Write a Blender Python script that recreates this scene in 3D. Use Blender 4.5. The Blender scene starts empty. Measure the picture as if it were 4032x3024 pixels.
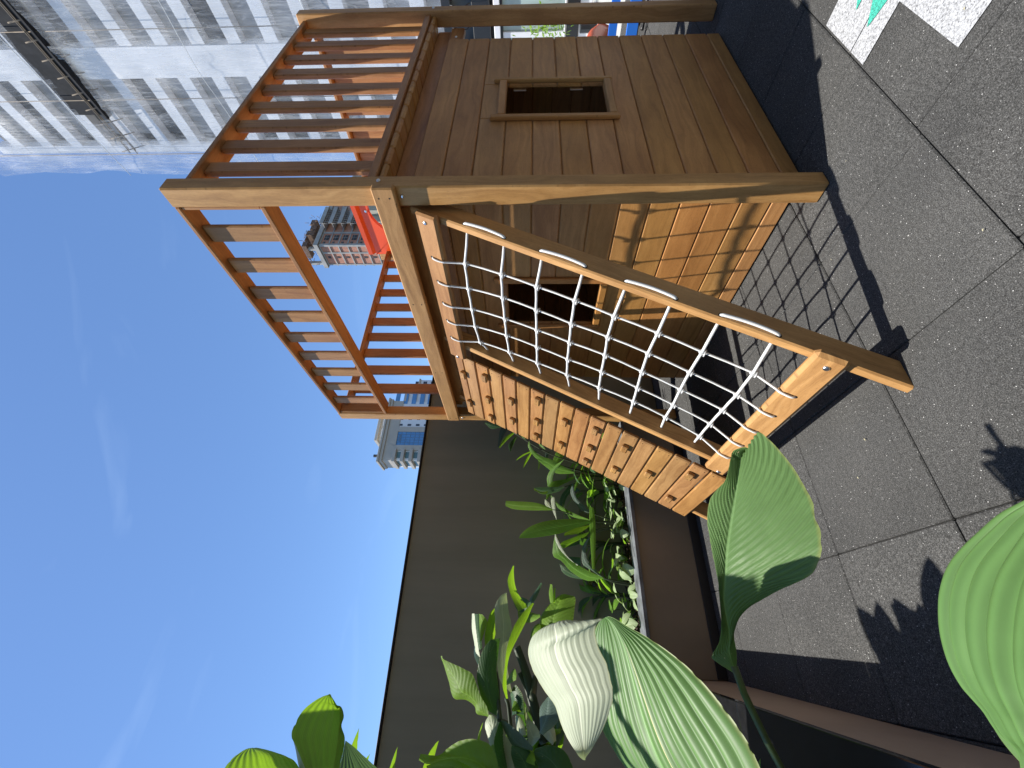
import bpy, bmesh, math, random
from mathutils import Vector, Matrix, noise
random.seed(7)
C = bpy.context.scene.collection
R = math.radians
# ---------------------------------------------------------------- camera
CAM = Vector((0, 0, 1.165))
FPX, YAW, PITCH, ROLL = 1659.6, -0.560053, 0.038298, -0.0091084   # focal length and pixel unit of the 4032 px wide picture
_f = Vector((-math.sin(YAW), math.cos(YAW), 0)); _r = Vector((math.cos(YAW), math.sin(YAW), 0)); _z = Vector((0, 0, 1))
FW = _f*math.cos(PITCH) + _z*math.sin(PITCH)
_d = -(_z*math.cos(PITCH) - _f*math.sin(PITCH))
RT = math.cos(ROLL)*_r + math.sin(ROLL)*_d
DN = -math.sin(ROLL)*_r + math.cos(ROLL)*_d
cd = bpy.data.cameras.new('camera'); cam = bpy.data.objects.new('camera', cd); C.objects.link(cam)
cd.sensor_width = 36; cd.lens = FPX/4032*36; cd.clip_start = 0.02; cd.clip_end = 2000
# the camera was held on its side: picture right = world down, picture up = world right
m = Matrix((DN, RT, -FW)).transposed().to_4x4(); m.translation = CAM
cam.matrix_world = m
bpy.context.scene.camera = cam
# ---------------------------------------------------------------- world, sun, exposure
SUN_DIR = Vector((0.922, -0.387, -3.23)).normalized()     # direction the light travels
w = bpy.data.worlds.new('World'); bpy.context.scene.world = w; w.use_nodes = True
nt = w.node_tree; bg = nt.nodes['Background']
sky = nt.nodes.new('ShaderNodeTexSky'); sky.sky_type = 'NISHITA'; sky.sun_disc = False
sky.sun_elevation = math.asin(-SUN_DIR.z)
sky.sun_rotation = math.atan2(-SUN_DIR.x, -SUN_DIR.y)
sky.air_density = 1.0; sky.dust_density = 0.15; sky.ozone_density = 5.0
tint = nt.nodes.new('ShaderNodeMixRGB'); tint.blend_type = 'MULTIPLY'; tint.inputs[0].default_value = 1; tint.inputs[2].default_value = (.93, 1.02, 1.10, 1)
# faint cirrus wisps
tcw = nt.nodes.new('ShaderNodeTexCoord'); mpw = nt.nodes.new('ShaderNodeMapping'); mpw.inputs['Scale'].default_value = (2.2, 2.2, 11); mpw.inputs['Rotation'].default_value = (.25, .1, 0)
nzw = nt.nodes.new('ShaderNodeTexNoise'); nzw.inputs['Scale'].default_value = 1.3; nzw.inputs['Detail'].default_value = 7; nzw.inputs['Distortion'].default_value = .9
rpw = nt.nodes.new('ShaderNodeValToRGB'); rpw.color_ramp.elements[0].position = .60; rpw.color_ramp.elements[0].color = (0,0,0,1); rpw.color_ramp.elements[1].position = .82; rpw.color_ramp.elements[1].color = (.05,.05,.05,1)
mxw = nt.nodes.new('ShaderNodeMixRGB'); mxw.inputs[2].default_value = (7.5, 8.4, 9.2, 1)
nt.links.new(tcw.outputs['Generated'], mpw.inputs[0]); nt.links.new(mpw.outputs[0], nzw.inputs[0]); nt.links.new(nzw.outputs[0], rpw.inputs[0]); nt.links.new(rpw.outputs[0], mxw.inputs[0])
nt.links.new(sky.outputs[0], mxw.inputs[1]); nt.links.new(mxw.outputs[0], tint.inputs[1]); nt.links.new(tint.outputs[0], bg.inputs[0]); bg.inputs[1].default_value = 0.128
sd = bpy.data.lights.new('sun', 'SUN'); sd.energy = 5.0; sd.angle = R(0.53); sd.color = (1, 0.955, 0.88)
so = bpy.data.objects.new('sun', sd); C.objects.link(so); so.location = (-3, 1, 12)
so.rotation_euler = SUN_DIR.to_track_quat('-Z', 'Y').to_euler()
sc = bpy.context.scene
sc.view_settings.view_transform = 'Standard'; sc.view_settings.look = 'None'
sc.view_settings.exposure = 0.55; sc.view_settings.gamma = 1
# ---------------------------------------------------------------- helpers
def tag(o, label=None, cat=None, group=None, kind=None):
    if label: o['label'] = label
    if cat: o['category'] = cat
    if group: o['group'] = group
    if kind: o['kind'] = kind
    return o
def empty(name, loc, label, cat, group=None):
    o = bpy.data.objects.new(name, None); C.objects.link(o); o.location = loc; o.empty_display_size = .1
    return tag(o, label, cat, group)
def catmull(P, n):
    """resample a polyline by arc length with a Catmull-Rom curve"""
    P = [Vector(p) for p in P]
    if len(P) == 2: return [P[0].lerp(P[1], i/(n-1)) for i in range(n)]
    Q = [P[0]*2-P[1]] + P + [P[-1]*2-P[-2]]
    S = []
    for i in range(1, len(Q)-2):
        a, b, c, d = Q[i-1:i+3]
        for k in range(12):
            t = k/12
            S.append(.5*((2*b)+(c-a)*t+(2*a-5*b+4*c-d)*t*t+(3*b-a-3*c+d)*t**3))
    S.append(P[-1])
    L = [0]
    for i in range(1, len(S)): L.append(L[-1]+(S[i]-S[i-1]).length)
    out = []; j = 0
    for i in range(n):
        s = L[-1]*i/(n-1)
        while j < len(S)-2 and L[j+1] < s: j += 1
        e = L[j+1]-L[j]
        out.append(S[j].lerp(S[j+1], 0 if e < 1e-9 else min(1, (s-L[j])/e)))
    return out
class MB:
    """collects shapes into ONE mesh; every shape carries its own grain coordinates and tint"""
    def __init__(s): s.v = []; s.f = []; s.uv = []; s.rn = []; s.mi = []; s.sm = []
    def add(s, vs, fs, uvs=None, rnd=None, mi=0, smooth=False):
        b = len(s.v); s.v += [tuple(v) for v in vs]
        r = random.random() if rnd is None else rnd
        for f in fs:
            s.f.append([b+i for i in f]); s.mi.append(mi); s.sm.append(smooth)
            s.uv.append([uvs[i] for i in f] if uvs else [(0, 0)]*len(f)); s.rn.append(r)
    def box(s, c, size, axes=None, ch=.004, rnd=None, mi=0, grain=None):
        """chamfered box: centre, full sizes, axes = 3 unit vectors"""
        ax = [Vector(a) for a in (axes or ((1,0,0),(0,1,0),(0,0,1)))]
        h = [x/2 for x in size]; ch = min(ch, min(h)*.9); c = Vector(c)
        if grain is None: grain = max(range(3), key=lambda i: size[i])
        o = [i for i in range(3) if i != grain]
        ou, ov = random.uniform(0, 50), random.uniform(0, 50)
        vs, uv, idx = [], [], {}
        for sx in (-1,1):
            for sy in (-1,1):
                for sz in (-1,1):
                    sg = (sx,sy,sz)
                    for k in range(3):
                        l = [sg[i]*(h[i] if i == k else h[i]-ch) for i in range(3)]
                        idx[(sg,k)] = len(vs)
                        vs.append(c+ax[0]*l[0]+ax[1]*l[1]+ax[2]*l[2])
                        uv.append((ou+l[grain], ov+l[o[0]]+l[o[1]]))
        fs = []
        flip = ax[0].cross(ax[1]).dot(ax[2]) < 0
        def quad(q, n):
            a,b,d = vs[q[0]],vs[q[1]],vs[q[2]]
            if (Vector(b)-Vector(a)).cross(Vector(d)-Vector(b)).dot(n) < 0: q = q[::-1]
            fs.append(q)
        for k in range(3):
            i,j = [x for x in range(3) if x != k]
            for sg in (-1,1):
                q = []
                for a,b in ((-1,-1),(1,-1),(1,1),(-1,1)):
                    t = [0,0,0]; t[k]=sg; t[i]=a; t[j]=b; q.append(idx[(tuple(t),k)])
                quad(q, ax[k]*sg)
        for k in range(3):      # edges along k
            i,j = [x for x in range(3) if x != k]
            for a in (-1,1):
                for b in (-1,1):
                    t0=[0,0,0]; t0[k]=-1; t0[i]=a; t0[j]=b; t1=list(t0); t1[k]=1
                    t0=tuple(t0); t1=tuple(t1)
                    quad([idx[(t0,i)],idx[(t0,j)],idx[(t1,j)],idx[(t1,i)]], ax[i]*a+ax[j]*b)
        for sx in (-1,1):
            for sy in (-1,1):
                for sz in (-1,1):
                    t=(sx,sy,sz); quad([idx[(t,0)],idx[(t,1)],idx[(t,2)]], ax[0]*sx+ax[1]*sy+ax[2]*sz)
        s.add(vs, fs, uv, rnd, mi)
    def bb(s, x0, x1, y0, y1, z0, z1, **k):
        s.box(((x0+x1)/2,(y0+y1)/2,(z0+z1)/2), (abs(x1-x0),abs(y1-y0),abs(z1-z0)), **k)
    def tube(s, pts, r, seg=8, rnd=None, mi=0, caps=True, taper=None):
        pts = [Vector(p) for p in pts]; n = len(pts); vs=[]; uv=[]; L=0
        up = Vector((.3,.2,1)).normalized()
        for i,p in enumerate(pts):
            t = (pts[min(i+1,n-1)]-pts[max(i-1,0)]).normalized()
            a = t.cross(up)
            if a.length < 1e-3: a = t.cross(Vector((1,0,0)))
            a.normalize(); b = t.cross(a); up = b
            up = a.cross(t)
            if i: L += (p-pts[i-1]).length
            rr = r if taper is None else r*(1+(taper-1)*i/(n-1))
            for k in range(seg):
                an = 2*math.pi*k/seg; vs.append(p+a*(rr*math.cos(an))+b*(rr*math.sin(an))); uv.append((L, k/seg))
        fs = [(i*seg+k, i*seg+(k+1)%seg, (i+1)*seg+(k+1)%seg, (i+1)*seg+k) for i in range(n-1) for k in range(seg)]
        if caps: fs += [tuple(range(seg))[::-1], tuple((n-1)*seg+k for k in range(seg))]
        s.add(vs, fs, uv, rnd, mi, True)
    def cyl(s, c, axis, r, h, seg=16, rnd=None, mi=0, dome=0.0):
        axis = Vector(axis).normalized(); c = Vector(c)
        a = axis.orthogonal().normalized(); b = axis.cross(a); vs=[]; rings=[(1,-h/2),(1,h/2-dome)]
        if dome: rings += [(.92,h/2-dome*.45),(.7,h/2-dome*.12),(.35,h/2)]
        for q,zz in rings:
            for k in range(seg):
                an=2*math.pi*k/seg; vs.append(c+axis*zz+(a*math.cos(an)+b*math.sin(an))*r*q)
        fs=[(i*seg+k,i*seg+(k+1)%seg,(i+1)*seg+(k+1)%seg,(i+1)*seg+k) for i in range(len(rings)-1) for k in range(seg)]
        fs += [tuple(range(seg))[::-1], tuple((len(rings)-1)*seg+k for k in range(seg))]
        s.add(vs, fs, None, rnd, mi, bool(dome))
    def ell(s, c, axes, seg=12, rings=8, mi=0):
        c=Vector(c); ax=[Vector(a) for a in axes]; vs=[]
        for i in range(rings+1):
            th=math.pi*i/rings
            for k in range(seg):
                ph=2*math.pi*k/seg
                vs.append(c+ax[0]*math.sin(th)*math.cos(ph)+ax[1]*math.sin(th)*math.sin(ph)+ax[2]*math.cos(th))
        s.add(vs,[(i*seg+k,i*seg+(k+1)%seg,(i+1)*seg+(k+1)%seg,(i+1)*seg+k) for i in range(rings) for k in range(seg)],None,None,mi,True)
    def prism(s, poly, a, b, n, depth, o, rnd=None, mi=0):
        """polygon (list of 2d) in plane (o,a,b), extruded along n by depth"""
        a,b,n,o=Vector(a),Vector(b),Vector(n),Vector(o); N=len(poly)
        vs=[o+a*p[0]+b*p[1] for p in poly]+[o+a*p[0]+b*p[1]+n*depth for p in poly]
        ar=sum(poly[i][0]*poly[(i+1)%N][1]-poly[(i+1)%N][0]*poly[i][1] for i in range(N))
        sgn = ar*a.cross(b).dot(n)*depth
        q=list(range(N)); fs=[q[::-1] if sgn>0 else q, [N+i for i in (q if sgn>0 else q[::-1])]]
        for i in range(N):
            j=(i+1)%N; fs.append([i,j,N+j,N+i] if sgn>0 else [j,i,N+i,N+j])
        uv=[(p[0],p[1]) for p in poly]*2
        s.add(vs,fs,uv,rnd,mi)
    def build(s, name, mats, parent=None, label=None, weld=False):
        me = bpy.data.meshes.new(name); 
        off = Vector(parent['_o']) if parent is not None and '_o' in parent else Vector((0,0,0))
        me.from_pydata([tuple(Vector(v)-off) for v in s.v], [], s.f)
        ul = me.uv_layers.new(name='UVMap'); at = me.attributes.new('rnd','FLOAT','FACE')
        me.uv_layers['UVMap'].data.foreach_set('uv', [c for fu in s.uv for p in fu for c in p])
        at.data.foreach_set('value', s.rn)
        me.polygons.foreach_set('material_index', s.mi); me.polygons.foreach_set('use_smooth', s.sm)
        for mt in (mats if isinstance(mats,(list,tuple)) else [mats]): me.materials.append(mt)
        me.update()
        o = bpy.data.objects.new(name, me); C.objects.link(o)
        if parent is not None: o.parent = parent; o['_o'] = tuple(off)
        if label: o['label'] = label
        return o
def root(name, loc, label, cat, group=None):
    o = empty(name, loc, label, cat, group); o['_o'] = tuple(loc); return o
# ---------------------------------------------------------------- materials
class NT:
    def __init__(s, name):
        s.m = bpy.data.materials.new(name); s.m.use_nodes = True; s.t = s.m.node_tree; s.b = s.t.nodes['Principled BSDF']
        s.out = s.t.nodes['Material Output']
    def n(s, ty, **kw):
        x = s.t.nodes.new('ShaderNode'+ty)
        for k,v in kw.items():
            if k.startswith('i_'): x.inputs[int(k[2:]) if k[2:].isdigit() else k[2:].replace('_',' ')].default_value = v
            else: setattr(x,k,v)
        return x
    def l(s, a, b): s.t.links.new(a, b)
    def ramp(s, src, stops):
        r = s.n('ValToRGB'); e = r.color_ramp.elements
        while len(e) < len(stops): e.new(.5)
        for i,(p,c) in enumerate(stops): e[i].position=p; e[i].color=(*c,1) if len(c)==3 else c
        s.l(src, r.inputs[0]); return r.outputs[0]
    def mix(s, f, a, b, mode='MIX'):
        x = s.n('MixRGB', blend_type=mode)
        for i,v in ((0,f),(1,a),(2,b)):
            if isinstance(v,(int,float)): x.inputs[i].default_value = v
            elif isinstance(v,tuple): x.inputs[i].default_value = (*v,1)
            else: s.l(v, x.inputs[i])
        return x.outputs[0]
    def math(s, op, a, b=None, c=None):
        x = s.n('Math', operation=op)
        for i,v in enumerate((a,b,c)):
            if v is None: continue
            if isinstance(v,(int,float)): x.inputs[i].default_value = v
            else: s.l(v, x.inputs[i])
        return x.outputs[0]
    def noise(s, vec, scale, detail=4, rough=.6, dist=0):
        x = s.n('TexNoise'); x.inputs['Scale'].default_value=scale; x.inputs['Detail'].default_value=detail
        x.inputs['Roughness'].default_value=rough; x.inputs['Distortion'].default_value=dist
        if vec is not None: s.l(vec, x.inputs['Vector'])
        return x.outputs[0]
    def mapping(s, vec, sc=(1,1,1), loc=(0,0,0)):
        x = s.n('Mapping'); x.inputs['Scale'].default_value=sc; x.inputs['Location'].default_value=loc; s.l(vec,x.inputs[0]); return x.outputs[0]
    def bump(s, h, strength=.3, dist=.002):
        x = s.n('Bump'); x.inputs['Strength'].default_value=strength; x.inputs['Distance'].default_value=dist
        s.l(h, x.inputs['Height']); s.l(x.outputs[0], s.b.inputs['Normal']); return x
    def setb(s, **kw):
        for k,v in kw.items():
            i = s.b.inputs[k.replace('_',' ')]
            if isinstance(v,tuple): i.default_value=(*v,1) if len(v)==3 else v
            elif isinstance(v,(int,float)): i.default_value=v
            else: s.l(v,i)
def wood(name, dark, mid, light, rough=.5, var=.5, seed=0):
    t = NT(name); tc = t.n('TexCoord'); at = t.n('Attribute', attribute_name='rnd')
    uv = tc.outputs['UV']
    warp = t.noise(t.mapping(uv,(2.2,9,1),(seed,0,0)), 1.0, 3, .5)
    wv = t.n('VectorMath', operation='ADD'); t.l(uv, wv.inputs[0])
    sv = t.n('CombineXYZ'); t.l(t.math('MULTIPLY', t.math('SUBTRACT',warp,.5), .15), sv.inputs[1]); t.l(sv.outputs[0], wv.inputs[1])
    rings = t.noise(t.mapping(wv.outputs[0],(1.6,42,1)), 1.0, 3, .55)
    fib = t.noise(t.mapping(uv,(16,420,1)), 1.0, 3, .7)
    pores = t.noise(t.mapping(uv,(45,900,1),(3,7,0)), 1.0, 2, .6)
    base = t.ramp(rings, [(.28,dark),(.5,mid),(.72,light)])
    c = t.mix(.32, base, t.ramp(fib, [(.3,dark),(.75,light)]))
    pm = t.ramp(pores, [(.30,(.45,.45,.45)),(.42,(1,1,1))])
    c = t.mix(.75, c, pm, 'MULTIPLY')
    blot = t.noise(t.mapping(uv,(2.5,5,1),(9,2,0)), 1.0, 4, .6)
    c = t.mix(1, c, t.ramp(blot, [(.3,(.80,.76,.72)),(.65,(1.1,1.1,1.1))]), 'MULTIPLY')
    hs = t.n('HueSaturation'); t.l(c, hs.inputs['Color'])
    r = at.outputs['Fac']
    t.l(t.math('ADD', t.math('MULTIPLY', t.math('SUBTRACT', r,.5), -.016*var*2), .5), hs.inputs['Hue'])
    rr = t.math('FRACT', t.math('MULTIPLY', r, 7.31))
    t.l(t.math('ADD', t.math('MULTIPLY', rr, .55*var), 1-.3*var), hs.inputs['Value'])
    r2 = t.math('FRACT', t.math('MULTIPLY', r, 13.7))
    t.l(t.math('ADD', t.math('MULTIPLY', r2, .07), .94), hs.inputs['Saturation'])
    t.setb(Base_Color=hs.outputs[0], Roughness=t.math('ADD', t.math('MULTIPLY', fib, .25), rough-.12))
    t.b.inputs['Specular IOR Level'].default_value=.35
    h = t.math('ADD', t.math('MULTIPLY',fib,.6), t.math('MULTIPLY',pores,.6))
    t.bump(h, .35, .0012)
    return t.m
W_POST = wood('oiled_wood', (.34,.165,.050), (.52,.275,.090), (.64,.365,.135), .50, .20)
W_WALL = wood('wall_plank_wood', (.36,.160,.042), (.50,.232,.064), (.60,.30,.092), .50, .34, 5)
W_RED  = wood('ramp_plank_wood', (.25,.115,.036), (.40,.205,.066), (.50,.275,.098), .46, .40, 11)
W_SLAT = wood('slat_wood', (.27,.115,.036), (.42,.20,.066), (.52,.27,.10), .5, .35, 17)
W_FRM  = wood('frame_wood', (.27,.11,.034), (.43,.20,.062), (.54,.27,.095), .48, .35, 23)
def plain(name, col, rough=.5, metal=0, nscale=None, namp=.25, bump=0, bscale=80, spec=None):
    t = NT(name); tc = t.n('TexCoord'); o = tc.outputs['Object']
    if nscale:
        nz = t.noise(o, nscale, 5, .6)
        c = t.mix(1, tuple(col), t.ramp(nz,[(.3,(1-namp,)*3),(.7,(1+namp,)*3)]), 'MULTIPLY'); t.setb(Base_Color=c)
    else: t.setb(Base_Color=tuple(col))
    t.setb(Roughness=rough, Metallic=metal)
    if spec is not None: t.b.inputs['Specular IOR Level'].default_value=spec
    if bump: t.bump(t.noise(o, bscale, 4,.6), bump, .002)
    return t.m
BOLT = plain('zinc_bolt', (.75,.75,.74), .28, 1)
HOLE = plain('drilled_hole', (.02,.012,.008), .9)
ORANGE = plain('orange_plastic', (.86,.105,.018), .34, 0, 3, .06, .08, 25)
REDP = plain('red_plastic', (.55,.02,.012), .4, 0, 3, .06)
BLACKP = plain('black_plastic', (.015,.015,.017), .42)
BLUEP = plain('blue_plastic', (.03,.20,.80), .4)
def rope_mat():
    t = NT('white_rope'); tc = t.n('TexCoord')
    w1 = t.n('TexWave', wave_type='BANDS', bands_direction='DIAGONAL'); w1.inputs['Scale'].default_value=1.0
    t.l(t.mapping(tc.outputs['UV'],(260,3.2,1)), w1.inputs[0])
    t.setb(Base_Color=t.ramp(w1.outputs[1],[(0,(.60,.60,.58)),(.5,(.86,.86,.83))]), Roughness=.75); t.bump(w1.outputs[1], .5, .001)
    return t.m
ROPE = rope_mat()
KNOT = plain('rope_clamp_aluminium', (.62,.62,.61), .45, .2)
# rubber tiles
def rubber():
    t = NT('rubber_granule_tiles'); tc = t.n('TexCoord'); o = tc.outputs['Object']; at = t.n('Attribute', attribute_name='rnd')
    g = t.noise(o, 300, 4, .8); g2 = t.noise(o, 80, 3, .6); big = t.noise(o, 2.2, 5, .6)
    c = t.ramp(g, [(.30,(.013,.013,.0125)),(.45,(.048,.048,.047)),(.58,(.110,.110,.108)),(.72,(.28,.28,.276))])
    c = t.mix(1, c, t.ramp(g2,[(.3,(.72,.72,.72)),(.7,(1.22,1.22,1.22))]),'MULTIPLY')
    c = t.mix(1, c, t.ramp(big,[(.3,(.84,.84,.84)),(.7,(1.15,1.14,1.12))]),'MULTIPLY')
    vo = t.n('TexVoronoi'); vo.inputs['Scale'].default_value=190; t.l(o, vo.inputs[0])
    rc = t.n('SeparateColor'); t.l(vo.outputs['Color'], rc.inputs[0])
    pick = t.math('GREATER_THAN', rc.outputs[0], .90)
    sp = t.math('MULTIPLY', t.math('LESS_THAN', vo.outputs['Distance'], t.math('MULTIPLY', rc.outputs[1], .26)), pick)  # pale rubber flecks, with bright glints put into the same specks
    c = t.mix(sp, c, (.66,.65,.63))
    vr = t.math('ADD', t.math('MULTIPLY', at.outputs['Fac'], .12), .94)
    c = t.mix(1, c, vr, 'MULTIPLY')
    t.setb(Base_Color=c, Roughness=.9); t.b.inputs['Specular IOR Level'].default_value=.12
    t.bump(t.math('ADD', g, t.math('MULTIPLY', g2,.5)), .55, .0035)
    return t.m
RUBBER = rubber()
def paint(name, col):
    t = NT(name); tc = t.n('TexCoord'); o = tc.outputs['Object']
    g = t.noise(o, 170, 4, .85)
    c = t.ramp(g, [(.36,tuple(x*.16 for x in col)),(.50,tuple(x*.8 for x in col)),(.62,tuple(min(1,x*1.15) for x in col))])
    t.setb(Base_Color=c, Roughness=.7); t.bump(g,.5,.003); return t.m
P_WHITE = paint('white_ground_paint',(.50,.51,.53)); P_TEAL = paint('teal_ground_paint',(.06,.50,.38))
WALLM = None
def wallmat():
    t = NT('grey_render_wall'); tc=t.n('TexCoord'); o=tc.outputs['Object']
    a=t.noise(o,1.1,5,.55); b=t.noise(t.mapping(o,(6,6,.5)),1.0,4,.6); f=t.noise(o,160,3,.6)
    c=t.ramp(a,[(.3,(.205,.200,.140)),(.7,(.262,.256,.182))]); c=t.mix(.5,c,t.ramp(b,[(.3,(.195,.190,.132)),(.75,(.285,.278,.20))]))
    t.setb(Base_Color=c, Roughness=.85); t.bump(f,.25,.002); return t.m
WALLM = wallmat()
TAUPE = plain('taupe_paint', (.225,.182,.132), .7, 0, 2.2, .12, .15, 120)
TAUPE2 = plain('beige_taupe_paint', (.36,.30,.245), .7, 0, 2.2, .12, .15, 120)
GRAN = plain('grey_granite_coping', (.135,.145,.155), .5, 0, 9, .55, .1, 200)
BGRAN = plain('black_polished_granite', (.012,.012,.013), .09, 0, 30, .4)
SKIRT = plain('black_skirting', (.014,.014,.016), .6)
def soilmat():
    t=NT('mulch_soil'); tc=t.n('TexCoord'); o=tc.outputs['Object']
    a=t.noise(o,60,5,.7); t.setb(Base_Color=t.ramp(a,[(.35,(.012,.008,.006)),(.55,(.06,.038,.026)),(.75,(.20,.13,.09))]),Roughness=.95); t.bump(a,.9,.02); return t.m
SOIL = soilmat()
def leafmat(name, top, under, trans, tf=.35, gloss=.4, vein=.12, blem=True, fq=520, bmp=.12):
    t=NT(name); tc=t.n('TexCoord'); uv=tc.outputs['UV']; g=t.n('NewGeometry')
    sx=t.n('SeparateXYZ'); t.l(uv,sx.inputs[0])
    aw=t.math('ABSOLUTE', sx.outputs[1])
    ph=t.math('SUBTRACT', sx.outputs[0], t.math('MULTIPLY', aw, .28))
    fine=t.math('SINE', t.math('MULTIPLY', ph, fq)); 
    nz=t.noise(t.mapping(uv,(7,3,1)),1.0,4,.6); n2=t.noise(tc.outputs['Object'],26,4,.6)
    tone=t.math('ADD', t.math('MULTIPLY', fine, vein*.5), t.math('ADD', t.math('MULTIPLY',nz,.30), t.math('ADD',t.math('MULTIPLY',n2,.24),.72)))
    mid=t.ramp(aw,[(0,(1,1,1)),(.018,(1,1,1)),(.04,(0,0,0))])
    ct=t.mix(1,tuple(top),tone,'MULTIPLY'); ct=t.mix(t.math('MULTIPLY',mid,.45),ct,tuple(min(1,x*2.1+.05) for x in top))
    edge=t.ramp(aw,[(.955,(0,0,0)),(.99,(1,1,1))]); ct=t.mix(t.math('MULTIPLY',edge,.45),ct,(.34,.33,.10))
    if blem:
        vo=t.n('TexVoronoi'); vo.inputs['Scale'].default_value=1; t.l(t.mapping(uv,(26,5,1)),vo.inputs[0])
        sc_=t.n('SeparateColor'); t.l(vo.outputs['Color'],sc_.inputs[0])
        bm=t.math('MULTIPLY', t.math('LESS_THAN',vo.outputs['Distance'],.13), t.math('GREATER_THAN',sc_.outputs[0],.87))
        ct=t.mix(bm,ct,(.62,.56,.30))
    cu=t.mix(1,tuple(under),tone,'MULTIPLY')
    col=t.mix(g.outputs['Backfacing'],ct,cu)
    t.setb(Base_Color=col,Roughness=t.math('ADD',t.math('MULTIPLY',n2,.2),gloss-.08)); t.b.inputs['Specular IOR Level'].default_value=.3
    tr=t.n('BsdfTranslucent'); t.l(t.mix(1,tuple(trans),tone,'MULTIPLY'),tr.inputs[0])
    mx=t.n('MixShader'); mx.inputs[0].default_value=tf; t.l(t.b.outputs[0],mx.inputs[1]); t.l(tr.outputs[0],mx.inputs[2]); t.l(mx.outputs[0],t.out.inputs[0])
    t.bump(t.math('ADD',fine,n2),bmp,.0008)
    return t.m
LF_BIG = leafmat('broad_leaf',(.125,.225,.075),(.42,.47,.33),(.22,.46,.03),.22)
LF_NEAR = leafmat('ribbed_broad_leaf',(.115,.225,.065),(.42,.47,.33),(.22,.46,.03),.2,.42,.22,True,230)
LF_SUN = leafmat('sunlit_leaf',(.17,.30,.035),(.28,.42,.10),(.27,.47,.02),.48,.5)  # sunlight put into a brighter, yellower leaf green
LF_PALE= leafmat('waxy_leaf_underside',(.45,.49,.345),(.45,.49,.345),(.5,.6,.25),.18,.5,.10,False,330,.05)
LF_DARK= leafmat('shaded_leaf',(.055,.115,.045),(.10,.14,.12),(.10,.25,.02),.3)  # darker copy with the shade put into the leaf green
LF_BLUE= leafmat('blue_green_leaf',(.11,.16,.13),(.17,.22,.20),(.15,.28,.08),.25,.4,.15,False)
LF_PALM= leafmat('palm_leaf',(.14,.28,.04),(.28,.38,.20),(.34,.64,.03),.42,.38,.6,False,110)
LF_VAR = leafmat('variegated_leaf',(.36,.46,.24),(.30,.40,.2),(.35,.5,.12),.3,.45,.1,False)
STEM = plain('green_stem',(.07,.10,.025),.5,0,40,.3)
TWIG = plain('dark_stem',(.03,.045,.018),.6)
CONC = plain('raw_concrete',(.36,.345,.32),.9,0,.5,.22)
# ================================================================ ground
TS = .5035; GX0, GY0 = .333, .703
g = MB()
for i in range(-6, 13):
    for j in range(-7, 12):
        x0 = GX0+TS*i; y0 = GY0+TS*j; dz = random.uniform(-.0012, .0012)
        sx = .03 if j < 0 else 0
        if y0 > 3.2: continue
        g.box((x0+TS/2+sx, y0+TS/2, -.02+dz), (TS-.003, TS-.003, .04), ch=.004)
tag(g.build('rubber_tile_floor', RUBBER), kind='structure')
g = MB(); g.bb(-60, 160, -60, 200, -.3, -.045)
tag(g.build('ground', plain('dark_screed', (.07,.07,.072), .9, 0, 3, .2)), kind='structure')
# light concrete terrace beyond the rubber tiles
g = MB(); g.bb(6.62, 16, -8, 9, -.04, -.004, ch=.002)
tag(g.build('terrace', plain('pale_terrace', (.42,.42,.40), .8, 0, 4, .12)), kind='structure')
# painted play marking, one sheet per tile so it follows the joints
g = MB()
def patch(mb, x0, x1, y0, y1, z):
    for i in range(-6, 13):
        for j in range(-7, 12):
            sx = .03 if j < 0 else 0
            a0, b0 = GX0+TS*i+.0025+sx, GY0+TS*j+.0025; a1, b1 = a0+TS-.005, b0+TS-.005
            u0, u1, v0, v1 = max(x0,a0), min(x1,a1), max(y0,b0), min(y1,b1)
            if u1 > u0 and v1 > v0: mb.add([(u0,v0,z),(u1,v0,z),(u1,v1,z),(u0,v1,z)], [(0,1,2,3)])
k_ = 1.0
patch(g, 1.42*k_, 1.765*k_, -.4, .518*k_, .0035); patch(g, 1.765*k_+.001, 2.115*k_, -.4, .690*k_, .0035)
mk = g.build('ground_marking', P_WHITE)
tag(mk, 'white painted number shape with teal drops on the black rubber tiles', 'ground marking')
for pts in ([(2.055,.52),(1.965,.600),(1.966,.52)], [(1.945,.50),(1.852,.612),(1.838,.575),(1.815,.50)]):
    t = MB(); P = [(a*k_,b*k_,.0065) for a,b in pts]; t.add(P, [tuple(range(len(P)))])
    mk2 = t.build('teal_drop', P_TEAL, mk)
# fix winding upward
for o in (mk, *mk.children):
    bm = bmesh.new(); bm.from_mesh(o.data)
    for f in bm.faces:
        if f.normal.z < 0: f.normal_flip()
    bm.to_mesh(o.data); bm.free()
# small dry bits lying on the tiles
random.seed(31); g = MB()
for _ in range(45):
    x,y = random.uniform(.1,2.6), random.uniform(-.1,2.4); a = random.uniform(0,6.3); s_ = random.uniform(.002,.006)
    c_,s2=math.cos(a),math.sin(a); z_=.006
    g.add([(x-c_*s_,y-s2*s_,z_),(x+s2*s_*.4,y-c_*s_*.4,z_+.002),(x+c_*s_,y+s2*s_,z_),(x-s2*s_*.4,y+c_*s_*.4,z_+.002)],[(0,1,2,3)])
tag(g.build('dry_leaf_bits', plain('dry_leaf_bits',(.50,.46,.30),.8)), kind='stuff')
random.seed(77)
# ================================================================ playhouse
PH = root('playhouse', (2.5, 2.0, 0), 'two level wooden playhouse with slatted railings, rope net, climbing ramp and orange slide', 'playhouse')
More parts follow.
